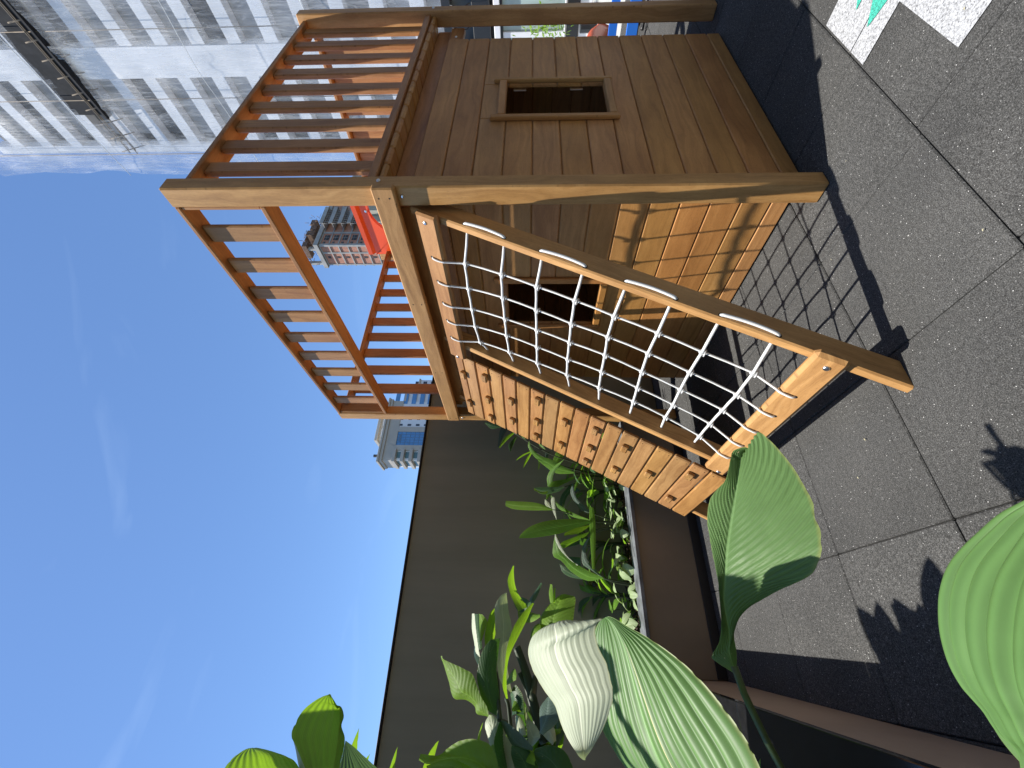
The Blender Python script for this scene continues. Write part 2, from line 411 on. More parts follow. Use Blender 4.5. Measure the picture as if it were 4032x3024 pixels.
# posts (tapered cap at the top)
def post(x0, x1, y0, y1, z1, tint=None):
    b = MB(); c = .008
    b.bb(x0, x1, y0, y1, 0, z1, ch=.006, rnd=tint, grain=2)
    return b.build('post', W_POST, PH)
pN = post(1.562, 1.640, 1.003, 1.092, 2.70, .35)
pL = post(1.562, 1.640, 2.966, 3.056, 2.70, .5)
pF = post(3.450, 3.532, 1.003, 1.092, 2.70, .62)
pB = post(3.450, 3.532, 2.966, 3.056, 2.73, .45)
# deck
b = MB()
for k in range(14):
    x0 = 1.655+.1283*k
    b.bb(x0, x0+.1274, 1.03, 3.03, 1.78, 1.809, ch=.009, rnd=random.random())
b.bb(1.566, 1.650, 1.096, 2.962, 1.78, 1.812, ch=.004)
deck = b.build('deck', W_WALL, PH)
b = MB(); b.bb(1.524, 1.561, .986, 2.992, 1.708, 1.800, ch=.006, rnd=.55)
for yy in (1.03,1.65,2.30,2.95):
    for zz_ in (1.732,1.776): b.cyl((1.5237,yy,zz_),(-1,0,0),.0035,.001,8,mi=1)
b2=b; b.build('beam', [W_POST,HOLE], PH)
for y0, y1, nm in ((1.113, 1.153, 'joist'), (2.90, 2.94, 'joist')):
    b = MB(); b.bb(1.642, 3.448, y0, y1, 1.690, 1.779, ch=.004); b.build(nm, W_FRM, PH)
for x0 in (1.645, 3.40):
    b = MB(); b.bb(x0, x0+.04, 1.155, 2.898, 1.66, 1.779, ch=.004); b.build('joist', W_FRM, PH)
b = MB(); b.bb(3.13, 3.449, 1.093, 1.128, 1.60, 1.689, ch=.006, rnd=.7); b.build('lintel', W_FRM, PH)
b = MB(); b.bb(1.642, 1.69, 1.055, 1.084, 1.625, 1.70, ch=.005, rnd=.5); b.build('bracket_block', W_FRM, PH)
# bolts
def bolt(c, ax, r=.009, parent=PH):
    b = MB(); b.cyl(c, ax, r, .008, 14, dome=.006); b.build('bolt', BOLT, parent)
for c, a in [((1.605,1.001,1.785),(0,-1,0)), ((1.560,1.045,1.690),(-1,0,0)), ((1.560,3.01,1.690),(-1,0,0)), ((3.50,1.001,1.80),(0,-1,0)),
             ((3.30,1.091,1.645),(0,-1,0)), ((3.449,3.01,2.66),(-1,0,0))]: bolt(c, a)
# railings ---------------------------------------------------------------
def railing(top, slats, rails=(), stile=()):
    b = MB(); b.bb(*top, ch=.005, rnd=.55); r = b.build('railing', W_FRM, PH)
    for q in rails:
        b = MB(); b.bb(*q, ch=.004); b.build('rail', W_FRM, r)
    for q in stile:
        b = MB(); b.bb(*q, ch=.004); b.build('stile', W_FRM, r)
    for q in slats:
        b = MB(); b.bb(*q, ch=.006, grain=2, rnd=random.random()); b.build('slat', W_SLAT, r)
    return r
# front (climbing) side: top rail, slats down to a middle rail, open below
railing((1.566,1.664,1.094,2.964,2.674,2.698),
        [(1.600,1.622,1.216+.1945*k,1.306+.1945*k,2.322,2.673) for k in range(9)],
        rails=[(1.566,1.664,1.094,2.964,2.297,2.321)],
        stile=[(1.572,1.655,1.0935,1.112,2.323,2.672),(1.572,1.655,2.947,2.9645,2.323,2.672)])
# window-wall side
railing((1.642,3.448,1.035,1.138,2.640,2.664),
        [(x-.083,x,1.062,1.090,1.851,2.639) for x in (3.397,3.195,3.004,2.815,2.622,2.428,2.24,2.05,1.861)],
        rails=[(1.642,3.448,1.022,1.075,1.815,1.850)], stile=[(1.642,1.660,1.045,1.09,1.852,2.638)])
# planter side
railing((1.642,3.448,2.92,3.02,2.615,2.642),
        [(x,x+.092,2.965,2.990,1.812,2.614) for x in (1.765,1.950,2.130,2.310,2.490,2.668,2.857,3.055,3.25)])
# slide side: two bays of railing beside the slide entrance
railing((3.43,3.53,1.094,2.18,2.600,2.626),
        [(3.470,3.495,1.16+.190*k,1.16+.190*k+.092,1.812,2.599) for k in range(6)])
# plank walls -------------------------------------------------------------
GZ = [0.006]+[.086+.1337*k for k in range(12)]+[1.686]
def plankwall(axis, pos, thick, a0, a1, win=None):
    """axis 'x': wall runs along x at y=pos ; axis 'y': runs along y at x=pos. win=(a0,a1,z0,z1)"""
    b = MB()
    for i in range(len(GZ)-1):
        z0, z1 = GZ[i]+.0016, GZ[i+1]-.0016
        rn = random.random()
        segs = [(a0,a1,z0,z1)]
        if win and z1 > win[2] and z0 < win[3]:
            segs = [(a0,win[0],z0,z1),(win[1],a1,z0,z1)]
            if z0 < win[2]-.004: segs.append((win[0],win[1],z0,win[2]))
            if z1 > win[3]+.004: segs.append((win[0],win[1],win[3],z1))
        for s in segs:
            if axis == 'x': b.bb(s[0],s[1],pos,pos+thick,s[2],s[3],ch=.0050,rnd=rn,grain=0)
            else: b.bb(pos,pos+thick,s[0],s[1],s[2],s[3],ch=.0050,rnd=rn,grain=1)
    for zz in GZ[1:-1]:      # tongue behind every seam
        for s0,s1 in ([(a0,a1)] if not (win and win[2]-.005<zz<win[3]+.005) else [(a0,win[0]),(win[1],a1)]):
            if axis == 'x': b.bb(s0+.002,s1-.002,pos+.012,pos+.018,zz-.006,zz+.006,ch=.0005,rnd=.5)
            else: b.bb(pos+.012,pos+.018,s0+.002,s1-.002,zz-.006,zz+.006,ch=.0005,rnd=.5)
    return b.build('plank_wall', W_WALL, PH)
def trim(wall, axis, pos, w, ext):
    a0,a1,z0,z1 = w; T = .022
    for q in ((a0-.036,a0,z0-.05,z1+.075),(a1,a1+.030,z0-.045,z1+.072),(a0,a1,z1,z1+.04),(a0,a1,z0-.04,z0)):
        b = MB()
        if axis == 'x': b.bb(q[0],q[1],pos-T,pos-.001,q[2],q[3],ch=.005)
        else: b.bb(pos-T,pos-.001,q[0],q[1],q[2],q[3],ch=.005)
        b.build('window_trim', W_WALL, wall)
WA = (2.262, 2.627, .773, 1.294)
wa = plankwall('x', 1.085, .022, 1.643, 3.247, WA); trim(wa, 'x', 1.085, WA, 0)
for zz in (.88, 1.19):
    b = MB(); b.bb(2.600,2.6265,1.1072,1.110,zz,zz+.07,ch=.001); b.build('hinge', BOLT, wa)
WB = (1.674, 2.023, .773, 1.284)
wb = plankwall('y', 1.718, .022, 1.094, 2.638, WB); trim(wb, 'y', 1.718, WB, 0)
b = MB(); b.bb(1.741,1.775,2.60,2.64,.0,1.686,ch=.003); b.build('door_jamb', W_FRM, wb)
plankwall('y', 3.225, .022, 1.108, 2.928)
plankwall('x', 2.93, .022, 2.25, 3.222)
# red plastic panel standing inside
b = MB(); b.prism([(0,0),(.55,0),(.55,.62),(.42,.70)], (0,1,0), (0,0,1), (1,0,0), .03, (2.86,1.16,0)); b.build('play_panel', REDP, PH)
# ---------------------------------------------------------------- sloping climbing frame
L_ = math.hypot(.81, 1.525); UX = Vector((.81,0,1.525))/L_; NV = Vector((-1.525,0,.81))/L_; YV = Vector((0,1,0)); P0 = Vector((.698,0,0))
def S(s, y, n): return P0+UX*s+YV*y+NV*n
def sbox(mb, s0, s1, y0, y1, n0, n1, **k):
    mb.box(S((s0+s1)/2,(y0+y1)/2,(n0+n1)/2), (abs(s1-s0),abs(y1-y0),abs(n1-n0)), axes=(UX,YV,NV), **k)
def stringer(y0, y1):
    b = MB()
    # foot cut level with the floor
    c = .006; s1 = 1.90
    def sec(n): return P0.x + 0
    vs = []; 
    for (n, y) in ((0,y0+c),(0,y1-c),(-c,y1),(-.093+c,y1),(-.093,y1-c),(-.093,y0+c),(-.093+c,y0),(-c,y0)):
        base = P0+NV*n; sb = -base.z/UX.z+.001
        vs.append(((base+UX*sb)+YV*y, (base+UX*s1)+YV*y, sb, y, n))
    V = [a[0] for a in vs]+[a[1] for a in vs]; N = len(vs); ou = random.uniform(0,30)
    uv = [(ou+a[2], a[3]+a[4]) for a in vs]+[(ou+s1, a[3]+a[4]) for a in vs]
    fs = [(i,(i+1)%N,N+(i+1)%N,N+i) for i in range(N)]+[tuple(range(N))[::-1], tuple(range(N,2*N))]
    fs = [f[::-1] for f in fs]
    b.add(V, fs, uv, .4)
    o = b.build('stringer', W_POST, PH)
    bm = bmesh.new(); bm.from_mesh(o.data); bmesh.ops.recalc_face_normals(bm, faces=bm.faces[:]); bm.to_mesh(o.data); bm.free()
    return o
sR = stringer(1.115, 1.150); sM = stringer(2.000, 2.036); sL = stringer(2.700, 2.735)
b = MB(); sbox(b, 1.742, 1.850, 1.098, 2.105, .001, .036, ch=.009, rnd=.85); cT = b.build('crossbar', W_RED, PH)
b = MB(); sbox(b, .188, .290, 1.082, 2.062, .001, .036, ch=.012, rnd=.62); cB = b.build('crossbar', W_POST, PH)
for s,y in ((1.800,1.135),(1.79,2.09)): 
    bolt(S(s,y,.038), NV, .010)
for s,y in ((.235,1.128),(.225,2.035)): bolt(S(s,y,.038), NV, .011)
# ramp planks and wooden grips
tints = [.45,.8,.25,.9,.35,.85,.15,.5,1.0,.9,.55,.3,.45,.2,.3,.75,.5]
planks = []
b = MB(); sbox(b, 1.772, 1.83, 2.112, 2.86, .001, .022, ch=.004, rnd=.7); planks.append((1.80, b.build('ramp_plank', W_RED, PH)))
for k in range(17):
    st = 1.768-.0955*k; b = MB()
    j = random.uniform(-.004,.004); yl = 2.79+.07*max(0,(st-1.2)/.57)
    sbox(b, st-.0885, st, 2.104+j, yl+j, .001, .022+random.uniform(0,.002), ch=.006, rnd=tints[k], grain=1)
    for yy in (2.125,yl-.02):
        for ss in (st-.02,st-.07): b.cyl(S(ss,yy,.0245), NV, .0024, .001, 8, mi=1)
    planks.append((st-.044, b.build('ramp_plank', [W_RED,HOLE], PH)))
for s,y in [(1.80,2.25),(1.80,2.62),(1.628,2.16),(1.628,2.43),(1.628,2.69),(1.445,2.30),(1.445,2.57),(1.258,2.14),(1.258,2.41),(1.258,2.63),(1.073,2.24),(1.073,2.57),(.884,2.17),(.884,2.415),(.884,2.635),(.695,2.21),(.695,2.545),(.512,2.385),(.333,2.175),(.33,2.575)]:
    pk = min(planks, key=lambda q: abs(q[0]-s+.02))[1]; b = MB()
    sbox(b, s-.040, s-.001, y+.004, y+.072, .0235, .050, ch=.006, rnd=random.uniform(.1,.4), grain=1)
    for dy in (.02,.06): b.cyl(S(s-.021,y+dy,.0505), NV, .0022, .001, 8, mi=1)
    b.build('climbing_grip', [W_RED, HOLE], pk)
# ---------------------------------------------------------------- rope net
KN = [[(1.658,1.337),(1.662,1.496),(1.659,1.644),(1.656,1.781),(1.638,1.909)],
[(1.464,1.317),(1.465,1.463),(1.46,1.611),(1.456,1.741),(1.444,1.88)],
[(1.289,1.31),(1.287,1.455),(1.281,1.595),(1.276,1.728),(1.271,1.866)],
[(1.11,1.306),(1.111,1.454),(1.107,1.586),(1.104,1.722),(1.095,1.855)],
[(.936,1.309),(.939,1.445),(.93,1.572),(.925,1.705),(.916,1.844)],
[(.753,1.31),(.758,1.446),(.752,1.581),(.742,1.711),(.734,1.834)],
[(.575,1.32),(.577,1.46),(.573,1.593),(.566,1.723),(.567,1.847)],
[(.383,1.326),(.379,1.480),(.384,1.612),(.388,1.747),(.389,1.88)]]
NN = -.015
b = MB()
up = [1.321,1.470,1.621,1.759,1.905]; lo = [1.308,1.452,1.592,1.728,1.866]
for c in range(5):
    P = [S(1.806,up[c],.020), S(1.798,up[c],.040), S(1.772,up[c]+.002,.0425), S(1.745,up[c]+.004,.037), S(1.734,up[c]+.006,.030)]
    P += [S(s,y,NN) for s,y in [KN[r][c] for r in range(8)]]
    P += [S(.300,lo[c]+.003,.030), S(.288,lo[c]+.002,.037), S(.268,lo[c],.0425), S(.242,lo[c],.041), S(.234,lo[c],.020)]
    P2=catmull(P[:5],26)+[P[4].lerp(P[5],.5)]
    for a_,b_ in zip(P[5:13],P[6:13]): P2+=[a_,a_.lerp(b_,.5)+NV*-.002]
    P2+=[P[12]]+catmull(P[13:],20)
    b.tube(P2, .0048, 8)
rowR = [1.636,1.456,1.280,1.101,.925,.751,.576,.395]; rowL = [1.612,1.440,1.262,1.082,.905,.727,.555,.380]
for r in range(8):
    P = [S(rowR[r],1.146,-.040)]+[S(s,y,NN+.006) for s,y in KN[r]]+[S(rowL[r],2.004,-.045)]
    P2=[]
    for a_,b_ in zip(P,P[1:]): P2+=[a_,a_.lerp(b_,.5)+NV*-.0035]
    b.tube(P2+[P[-1]], .0062, 8)
for s1_,s2_ in ((1.626,1.447),(1.272,1.094),(.922,.746),(.578,.399)):
    b.tube(catmull([S(s1_+.004,1.122,-.015),S(s1_-.004,1.110,-.015),S((s1_+s2_)/2,1.1065,-.019),S(s2_+.004,1.110,-.017),S(s2_-.004,1.122,-.017)],30), .0062, 8)
net = b.build('climbing_net', ROPE, PH)
for r in range(8):
    for c in range(5):
        s,y = KN[r][c]; kb = MB(); p = S(s,y,NN+.002)
        kb.ell(p, (UX*.013, YV*.0105, NV*.0115), 12, 8); kb.tube([S(s-.011+.0*0,y,NN+.002)+UX*0+YV*(.012*math.cos(a))+NV*(.0125*math.sin(a)) for a in [i*2*math.pi/12 for i in range(13)]], .0032, 6, caps=False)
        kb.build('rope_clamp', KNOT, net)
b = MB()
for q in up: b.cyl(S(1.806,q,.0362), NV, .0075, .0012, 14)
for q in lo: b.cyl(S(.236,q,.0362), NV, .0075, .0012, 14)
b.build('rope_holes', HOLE, cT)
b = MB()
for s1_,s2_ in ((1.630,1.443),(1.276,1.090),(.926,.742),(.582,.395)):
    for q in (s1_,s2_): b.cyl(S(q,1.1148,-.016), (0,-1,0), .010, .0012, 14)
b.build('rope_holes', HOLE, sR)
# ---------------------------------------------------------------- orange slide
hood = MB()
def arch(n=18, cy=2.46, r=.25, zc=2.42):
    return [(cy+r*math.cos(math.pi*i/n), zc+r*1.05*math.sin(math.pi*i/n)) for i in range(n+1)]
yo0, yo1 = 2.19, 2.955
a = arch()
outer = [(yo1,1.83),(yo1,2.70),(yo1-.035,2.75),(yo0+.035,2.75),(yo0,2.70),(yo0,1.83)]
inner = [(2.71,1.83)]+a+[(2.21,1.83)]
X0, X1 = 3.435, 3.475
def ringface(mb):
    # strip between outer outline and opening, front and back, plus rims
    n = 40
    O = catmull([(p[0],p[1],0) for p in outer], n); I = catmull([(p[0],p[1],0) for p in inner], n)
    vs=[]; 
    for x in (X0,X1):
        for q in (O,I): vs += [(x,p.x,p.y) for p in q]
    fs=[]
    for i in range(n-1):
        fs.append((i,i+1,n+i+1,n+i)); fs.append((2*n+i,3*n+i,3*n+i+1,2*n+i+1))
        fs.append((i,2*n+i,2*n+i+1,i+1)); fs.append((n+i,n+i+1,3*n+i+1,3*n+i))
    mb.add(vs, fs, None, .5)
ringface(hood)
# rolled top flange
pr = [(0,0),(-.03,.035),(-.035,.075),(0,.085),(.09,.07),(.10,.0)]
hood.prism(pr, (1,0,0), (0,0,1), (0,1,0), .74, (3.44,2.20,2.745))
hd = hood.build('slide_hood', ORANGE, PH)
bolt((3.432,2.45,2.705), (-1,0,0), .014, hd)
ch = MB()
prof = catmull([(3.46,0,1.80),(3.7,0,1.79),(4.0,0,1.60),(5.3,0,.62),(5.8,0,.34),(6.15,0,.27),(6.35,0,.27)], 40)
cs = [(-.43,.16),(-.42,.22),(-.39,.235),(-.36,.21),(-.33,.04),(-.27,.0),(.27,.0),(.33,.04),(.36,.21),(.39,.235),(.42,.22),(.43,.16),(.40,-.03),(-.40,-.03)]
vs=[]
for i,p in enumerate(prof):
    tpr = 1 if i < 37 else .9-(i-37)*.25
    for (y,zz) in cs: vs.append((p.x, 2.42+y, p.z+zz*(max(.1,tpr) if zz>0 else 1)))
n_=len(cs); fs=[(i*n_+k,i*n_+(k+1)%n_,(i+1)*n_+(k+1)%n_,(i+1)*n_+k) for i in range(len(prof)-1) for k in range(n_)]
fs += [tuple(range(n_)), tuple((len(prof)-1)*n_+k for k in range(n_))[::-1]]
ch.add(vs, fs, None, .5, 0, True)
ch.build('slide_chute', ORANGE, PH)
b = MB(); b.bb(5.2,5.28,2.06,2.14,0,.66,ch=.005); b.bb(5.2,5.28,2.70,2.78,0,.66,ch=.005); b.build('slide_support', W_POST, PH)
# ================================================================ boundary wall, planters
wl = MB(); wl.bb(-4.5, 9.0, 3.50, 3.68, -.04, 2.098, ch=.003)
wall = wl.build('boundary_wall', WALLM); tag(wall, 'tall dark grey rendered wall behind the planter with a thin black cap', 'wall')
wl = MB(); wl.bb(-4.52, 9.02, 3.485, 3.70, 2.100, 2.114, ch=.002); wl.build('wall_cap', plain('black_metal_cap',(.02,.02,.022),.45,.6), wall)
# far planter: face, skirting, coping
pl = root('planter', (.8,3.0,0), 'low taupe planter wall with grey granite coping along the tall grey wall', 'planter')
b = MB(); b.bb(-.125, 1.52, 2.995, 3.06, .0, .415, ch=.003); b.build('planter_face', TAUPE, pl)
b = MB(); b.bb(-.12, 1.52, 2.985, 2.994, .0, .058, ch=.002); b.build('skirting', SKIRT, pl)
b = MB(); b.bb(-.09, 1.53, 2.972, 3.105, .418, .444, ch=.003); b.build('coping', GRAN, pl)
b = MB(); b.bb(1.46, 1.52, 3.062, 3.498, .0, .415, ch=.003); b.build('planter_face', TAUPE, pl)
b = MB(); N=40
def soilsheet(x0,x1,y0,y1,z,nx,ny,amp,name):
    mb=MB(); vs=[]
    for i in range(nx+1):
        for j in range(ny+1):
            x=x0+(x1-x0)*i/nx; y=y0+(y1-y0)*j/ny
            vs.append((x,y,z+amp*noise.noise((x*9,y*9,3))+amp*.5*noise.noise((x*31,y*31,1))))
    mb.add(vs,[(i*(ny+1)+j,(i+1)*(ny+1)+j,(i+1)*(ny+1)+j+1,i*(ny+1)+j+1) for i in range(nx) for j in range(ny)],None,None,0,True)
    return tag(mb.build(name,SOIL),kind='structure')
soilsheet(-.15,1.455,3.10,3.50,.405,70,20,.02,'soil')
# near planter running beside the camera, at a slight angle
ang = math.atan(.034); dY = Vector((-math.sin(-ang)*-1,0,0))
ay = Vector((.034*-1*-1,1,0)).normalized(); ax_ = Vector((ay.y,-ay.x,0))
def O(d, y): return Vector((-.124,2.065,0))+ay*((y-2.065))+ax_*d       # d = distance to the +x side of the coping edge
pn = root('planter', (-.3,1.5,0), 'low taupe planter wall with polished black granite top in the near left corner', 'planter')
def abox(mb, d0, d1, y0, y1, z0, z1, **k):
    c=O((d0+d1)/2,(y0+y1)/2); c.z=(z0+z1)/2; mb.box(c,(abs(d1-d0),abs(y1-y0),abs(z1-z0)),axes=(ax_,ay,(0,0,1)),**k)
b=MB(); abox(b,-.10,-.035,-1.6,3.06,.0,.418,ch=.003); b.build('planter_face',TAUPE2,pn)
for i in range(4):
    b=MB(); abox(b,-.30,.0,-1.6+1.14*i,-1.6+1.14*i+1.137,.420,.446,ch=.002); b.build('coping',BGRAN,pn)
soilsheet(-2.6,-.40,-1.5,3.48,.40,60,90,.02,'soil')
# bark chips
random.seed(3)
b=MB()
for _ in range(900):
    if random.random()<.6: x,y=random.uniform(-.1,1.44),random.uniform(3.11,3.48); z=.42
    else: x,y=random.uniform(-1.2,-.42),random.uniform(.3,3.4); z=.415
    a=random.uniform(0,6.3); s=random.uniform(.008,.03)
    b.box((x,y,z+random.uniform(-.004,.012)),(s,s*.5,s*.25),axes=(Vector((math.cos(a),math.sin(a),random.uniform(-.4,.4))).normalized(),Vector((-math.sin(a),math.cos(a),0)),Vector((0,0,1))),ch=.001)
t=NT('bark_chips'); at=t.n('Attribute',attribute_name='rnd'); t.setb(Base_Color=t.ramp(at.outputs['Fac'],[(0,(.03,.018,.012)),(.6,(.13,.075,.05)),(1,(.36,.26,.20))]),Roughness=.9)
tag(b.build('bark_mulch',t.m),kind='stuff')
# small spike light on the wall
sp=root('garden_spotlight',(.42,3.46,.62),'small dark metal spotlight low on the grey wall','garden light')
b=MB(); b.cyl((.42,3.445,.66),(-.3,-1,.25),.017,.06,16,dome=.01); b.build('lamp_head',plain('dark_metal',(.05,.05,.05),.3,.8),sp)
b=MB(); b.cyl((.42,3.48,.655),(0,1,0),.008,.04,10); b.build('bracket',BOLT,sp)
# ================================================================ leaves and plants
def pix(x, y, d):
    """point seen at pixel (x,y) of the picture, d metres in front of the camera: used once, to read leaf outlines off as real points"""
    u=(3024-y-1512)/FPX; v=(x-2016)/FPX
    return CAM+(FW+RT*u+DN*v)*d
def leaf(parent, mat, left, right, off, sc, d, curl=.0, n=34, m=9, pleat=.0008, nv=26, name='leaf', bulge=0.02, mid=None, flip=False, tilt=.6, pc=0, xr=None):
    """blade lofted between its two margins (base to tip). d=(depth at base, depth at tip); curl pushes one margin away; bulge lifts the midrib"""
    dd = lambda t: d[0]+(d[1]-d[0])*t
    allx=[off[0]+p[0]*sc for p in list(left)+list(right)]
    if xr is None: xr=sum(allx)/len(allx)
    # tilt leans the blade back so that it faces the sky like a real leaf
    def conv(P, side):
        Q=catmull([(off[0]+p[0]*sc, off[1]+p[1]*sc, 0) for p in P], n)
        return [pix(q.x,q.y,(dd(i/(n-1))+side)*(1+tilt*(xr-q.x)/FPX)) for i,q in enumerate(Q)]
    Lp=conv(left,curl); Rp=conv(right,-curl)
    Mp=None
    if mid: Mp=conv(mid,0)
    vs=[];uv=[]
    for i in range(n):
        a,c=Lp[i],Rp[i]; mm=Mp[i] if Mp else (a+c)/2
        wdt=(a-c).length
        tv=(Lp[min(i+1,n-1)]+Rp[min(i+1,n-1)]-Lp[max(i-1,0)]-Rp[max(i-1,0)])
        nr=(a-c).cross(tv)
        nr=nr.normalized() if nr.length>1e-9 else Vector((0,0,1))
        if nr.dot(CAM-mm)<0: nr=-nr
        for k in range(-m,m+1):
            wv=k/m; t=i/(n-1)
            p=mm.lerp(a,-wv) if wv<0 else mm.lerp(c,wv)
            ph=(t*nv-abs(wv)*nv*.22)
            h=(1-wv*wv)*bulge*wdt*2-abs(math.exp(-abs(wv)*12))*bulge*.25*wdt
            if pc: ph=abs(wv)*pc+.18*math.sin(t*3)
            sw=math.sin(ph*2*math.pi); sw=abs(math.sin(ph*math.pi))*2-1.2 if pleat>.001 else sw
            h+=pleat*sw*min(1,abs(wv)*5)*min(1,(1-abs(wv))*6+.25)*min(1,wdt*14)
            h+=.25*bulge*wdt*noise.noise((t*3,wv*1.5,off[0]*.01+left[0][0]*.1))
            if abs(k)==m: p=p.lerp(mm,.035*max(0,noise.noise((t*22,wv*3,left[0][0]*.1)))+.10*max(0,noise.noise((t*9,wv*5,left[0][1]*.1))-.42))
            vs.append(p+nr*h); uv.append((abs(wv)*.6+t*.02,wv) if pc else (t,wv))
    M=2*m+1; fs=[]
    for i in range(n-1):
        for k in range(M-1):
            q=(i*M+k,i*M+k+1,(i+1)*M+k+1,(i+1)*M+k); fs.append(q)
    # make the upper side face the camera unless flipped
    sm=0
    for i in range(2,n-2,3):
        A=vs[i*M]; B=vs[i*M+M-1]; D_=vs[(i+1)*M+m]; G_=vs[i*M+m]
        sm+=(B-A).cross(D_-G_).dot((CAM-G_).normalized())
    if (sm<0)!=flip: fs=[f[::-1] for f in fs]
    b=MB(); b.add(vs,fs,uv,.5,0,True)
    return b.build(name,mat,parent)
def stem(parent, pts, r=.006, name='stem', mat=None, taper=.6):
    b=MB(); b.tube(catmull(pts,24),r,8,taper=taper); return b.build(name,mat or STEM,parent)
o8=((2400,1500),.60759); o9=((2688,2016),.60759)
def both(*segs):      # join pieces read in different zooms into native pixels
    out=[]
    for (o,s),P in segs: out+=[(o[0]+p[0]*s,o[1]+p[1]*s) for p in P]
    return out
NAT=((0,0),1)
# --- broad-leaved plant, leaf reaching in front of the ramp foot
A=root('broad_leaf_plant',(-.50,.55,.40),'broad pleated green leaf on a long stem in front of the ramp foot, half shaded','plant')
lf=both((o9,[(325,1040),(200,960),(190,925),(232,850),(250,740),(244,600),(235,500),(229,440)]),(o8,[(655,1060),(632,900),(650,770),(700,700),(755,630),(785,500),(800,455),(850,432),(885,428)]))
rt=both((o9,[(338,1040),(350,980),(348,900),(335,780),(390,650),(530,560),(640,500)]),(o8,[(1290,1270),(1350,1180),(1378,1080),(1370,980),(1345,880),(1310,770),(1250,660),(1190,560),(1110,460),(1040,385),(965,328),(930,420),(890,440)]))
md=both((o9,[(332,1040),(312,940),(300,850),(290,700),(278,560)]),(o8,[(770,1250),(790,1080),(815,900),(835,740),(850,560),(862,480),(888,434)]))
leaf(A,LF_BIG,lf,rt,(0,0),1,(.74,.92),curl=-.015,n=230,m=26,pleat=.0022,nv=30,bulge=.035,mid=md,tilt=.9)
stem(A,[pix(2688+335*.6076,2016+1000*.6076,.745),pix(2688+400*.6076,2016+1180*.6076,.72),pix(2688+530*.6076,2016+1450*.6076,.70),pix(2688+640*.6076,3024,.69),pix(3290,3330,.66),Vector((-.52,.50,.41))],.0062)
# a neighbouring blade above, outside the frame, shades the lower half of that leaf
_a=pix(2825,2290,.80); _b=pix(3232,2180,.84); _e=(_b-_a).normalized(); _c=pix(2800,2600,.74)
_in=(_c-_a)-_e*(_c-_a).dot(_e); _in.normalize()
_up=-SUN_DIR*1.62
# --- second broad leaf: green blade with a pale folded flap
B=root('broad_leaf_plant',(-.55,.35,.40),'large broad leaf with its pale underside folded over, low in the near corner','plant')
o4=((2000,2400),.3761)
leaf(B,LF_NEAR,[(1500,1950),(1230,1659),(1080,1440),(960,1200),(930,1000),(900,700),(880,450),(900,250),(960,120),(1040,75)],
     [(2750,1950),(2560,1500),(2350,1150),(2127,850),(1900,620),(1700,460),(1450,290),(1250,180),(1110,90),(1045,73)],*o4,(.66,.70),curl=.02,n=80,m=96,pleat=.0014,nv=3,bulge=.05,pc=8,tilt=.8,
     mid=[(2000,1950),(1800,1659),(1620,1300),(1480,950),(1380,650),(1270,350),(1150,150),(1042,74)])
leaf(B,LF_PALE,[(780,1570),(730,1520),(620,1340),(560,1200),(490,1000),(400,880),(290,700),(232,560),(210,450),(225,350),(275,262),(400,240)],
     [(785,1572),(860,1490),(980,1280),(1060,1080),(1105,890),(1075,750),(1040,580),(960,420),(915,250),(930,150),(985,92),(640,155)],*o4,(.44,.47),curl=-.01,n=60,m=60,pleat=.0002,nv=2,bulge=.05,name='leaf_fold',pc=7,tilt=1.1)
stem(B,[pix(2950,3200,.47),pix(3100,3500,.45),Vector((-.52,.40,.41))],.007)
# --- third: near leaf at the very bottom of the picture
Cc=root('broad_leaf_plant',(-.50,.05,.40),'very near glossy green leaf with curved ribs at the lower right of the frame','plant')
o7=((3600,1950),.6477)
leaf(Cc,LF_NEAR,[(700,1900),(667,1590),(520,1430),(440,1310),(370,1230),(300,1150),(230,1020),(185,850),(173,680),(185,560),(220,450),(290,350),(400,240),(520,130),(667,50),(900,-60),(1150,-130)],
     [(1500,1900),(1700,1600),(1850,1300),(1900,1000),(1880,700),(1750,300),(1500,0),(1160,-130)],*o7,(.27,.33),curl=.0,n=80,m=80,pleat=.0034,nv=15,bulge=.06,pc=5,tilt=1.0,
     mid=[(1100,1900),(1120,1500),(1100,1000),(1100,500),(1120,100),(1155,-130)])
leaf(Cc,LF_BIG,[(900,1900),(667,1650),(560,1530),(490,1430),(462,1370)],[(1000,1880),(760,1600),(640,1500),(520,1400),(465,1368)],*o7,(.29,.31),n=20,m=8,name='leaf')
# --- tall plant whose leaves stand against the sky
D=root('broad_leaf_plant',(-.62,.70,.40),'tall plant with a torn sunlit leaf standing against the blue sky','plant')
o5=((850,2650),.31646)
leaf(D,LF_SUN,[(1200,1700),(1190,1400),(1110,1182),(990,900),(938,770),(1000,600),(1100,450),(1240,340),(1330,290),(1420,265)],
     [(1450,1700),(1500,1400),(1535,1182),(1590,950),(1603,800),(1562,660),(1592,540),(1560,425),(1500,440),(1430,268)],*o5,(.74,.84),curl=.01,n=56,m=40,pc=6,tilt=-.5,bulge=.05,flip=True,
     mid=[(1300,1700),(1400,1400),(1460,1182),(1500,900),(1530,650),(1540,500),(1500,400),(1425,266)])
leaf(D,LF_PALE,[(1190,1700),(1090,1400),(1035,1182),(1010,1050),(985,920),(945,790)],[(1290,1700),(1260,1350),(1200,1182),(1120,990),(1010,870),(948,788)],*o5,(.73,.82),n=24,m=8,bulge=.03,name='leaf_fold')
leaf(D,LF_SUN,[(200,1700),(70,1350),(100,1200),(200,1070),(290,1000),(370,952),(450,958)],[(900,1700),(1150,1350),(1040,1182),(950,1070),(740,1000),(560,962),(452,956)],*o5,(.71,.79),n=40,m=40,pc=6,tilt=-.5,bulge=.06,flip=True)
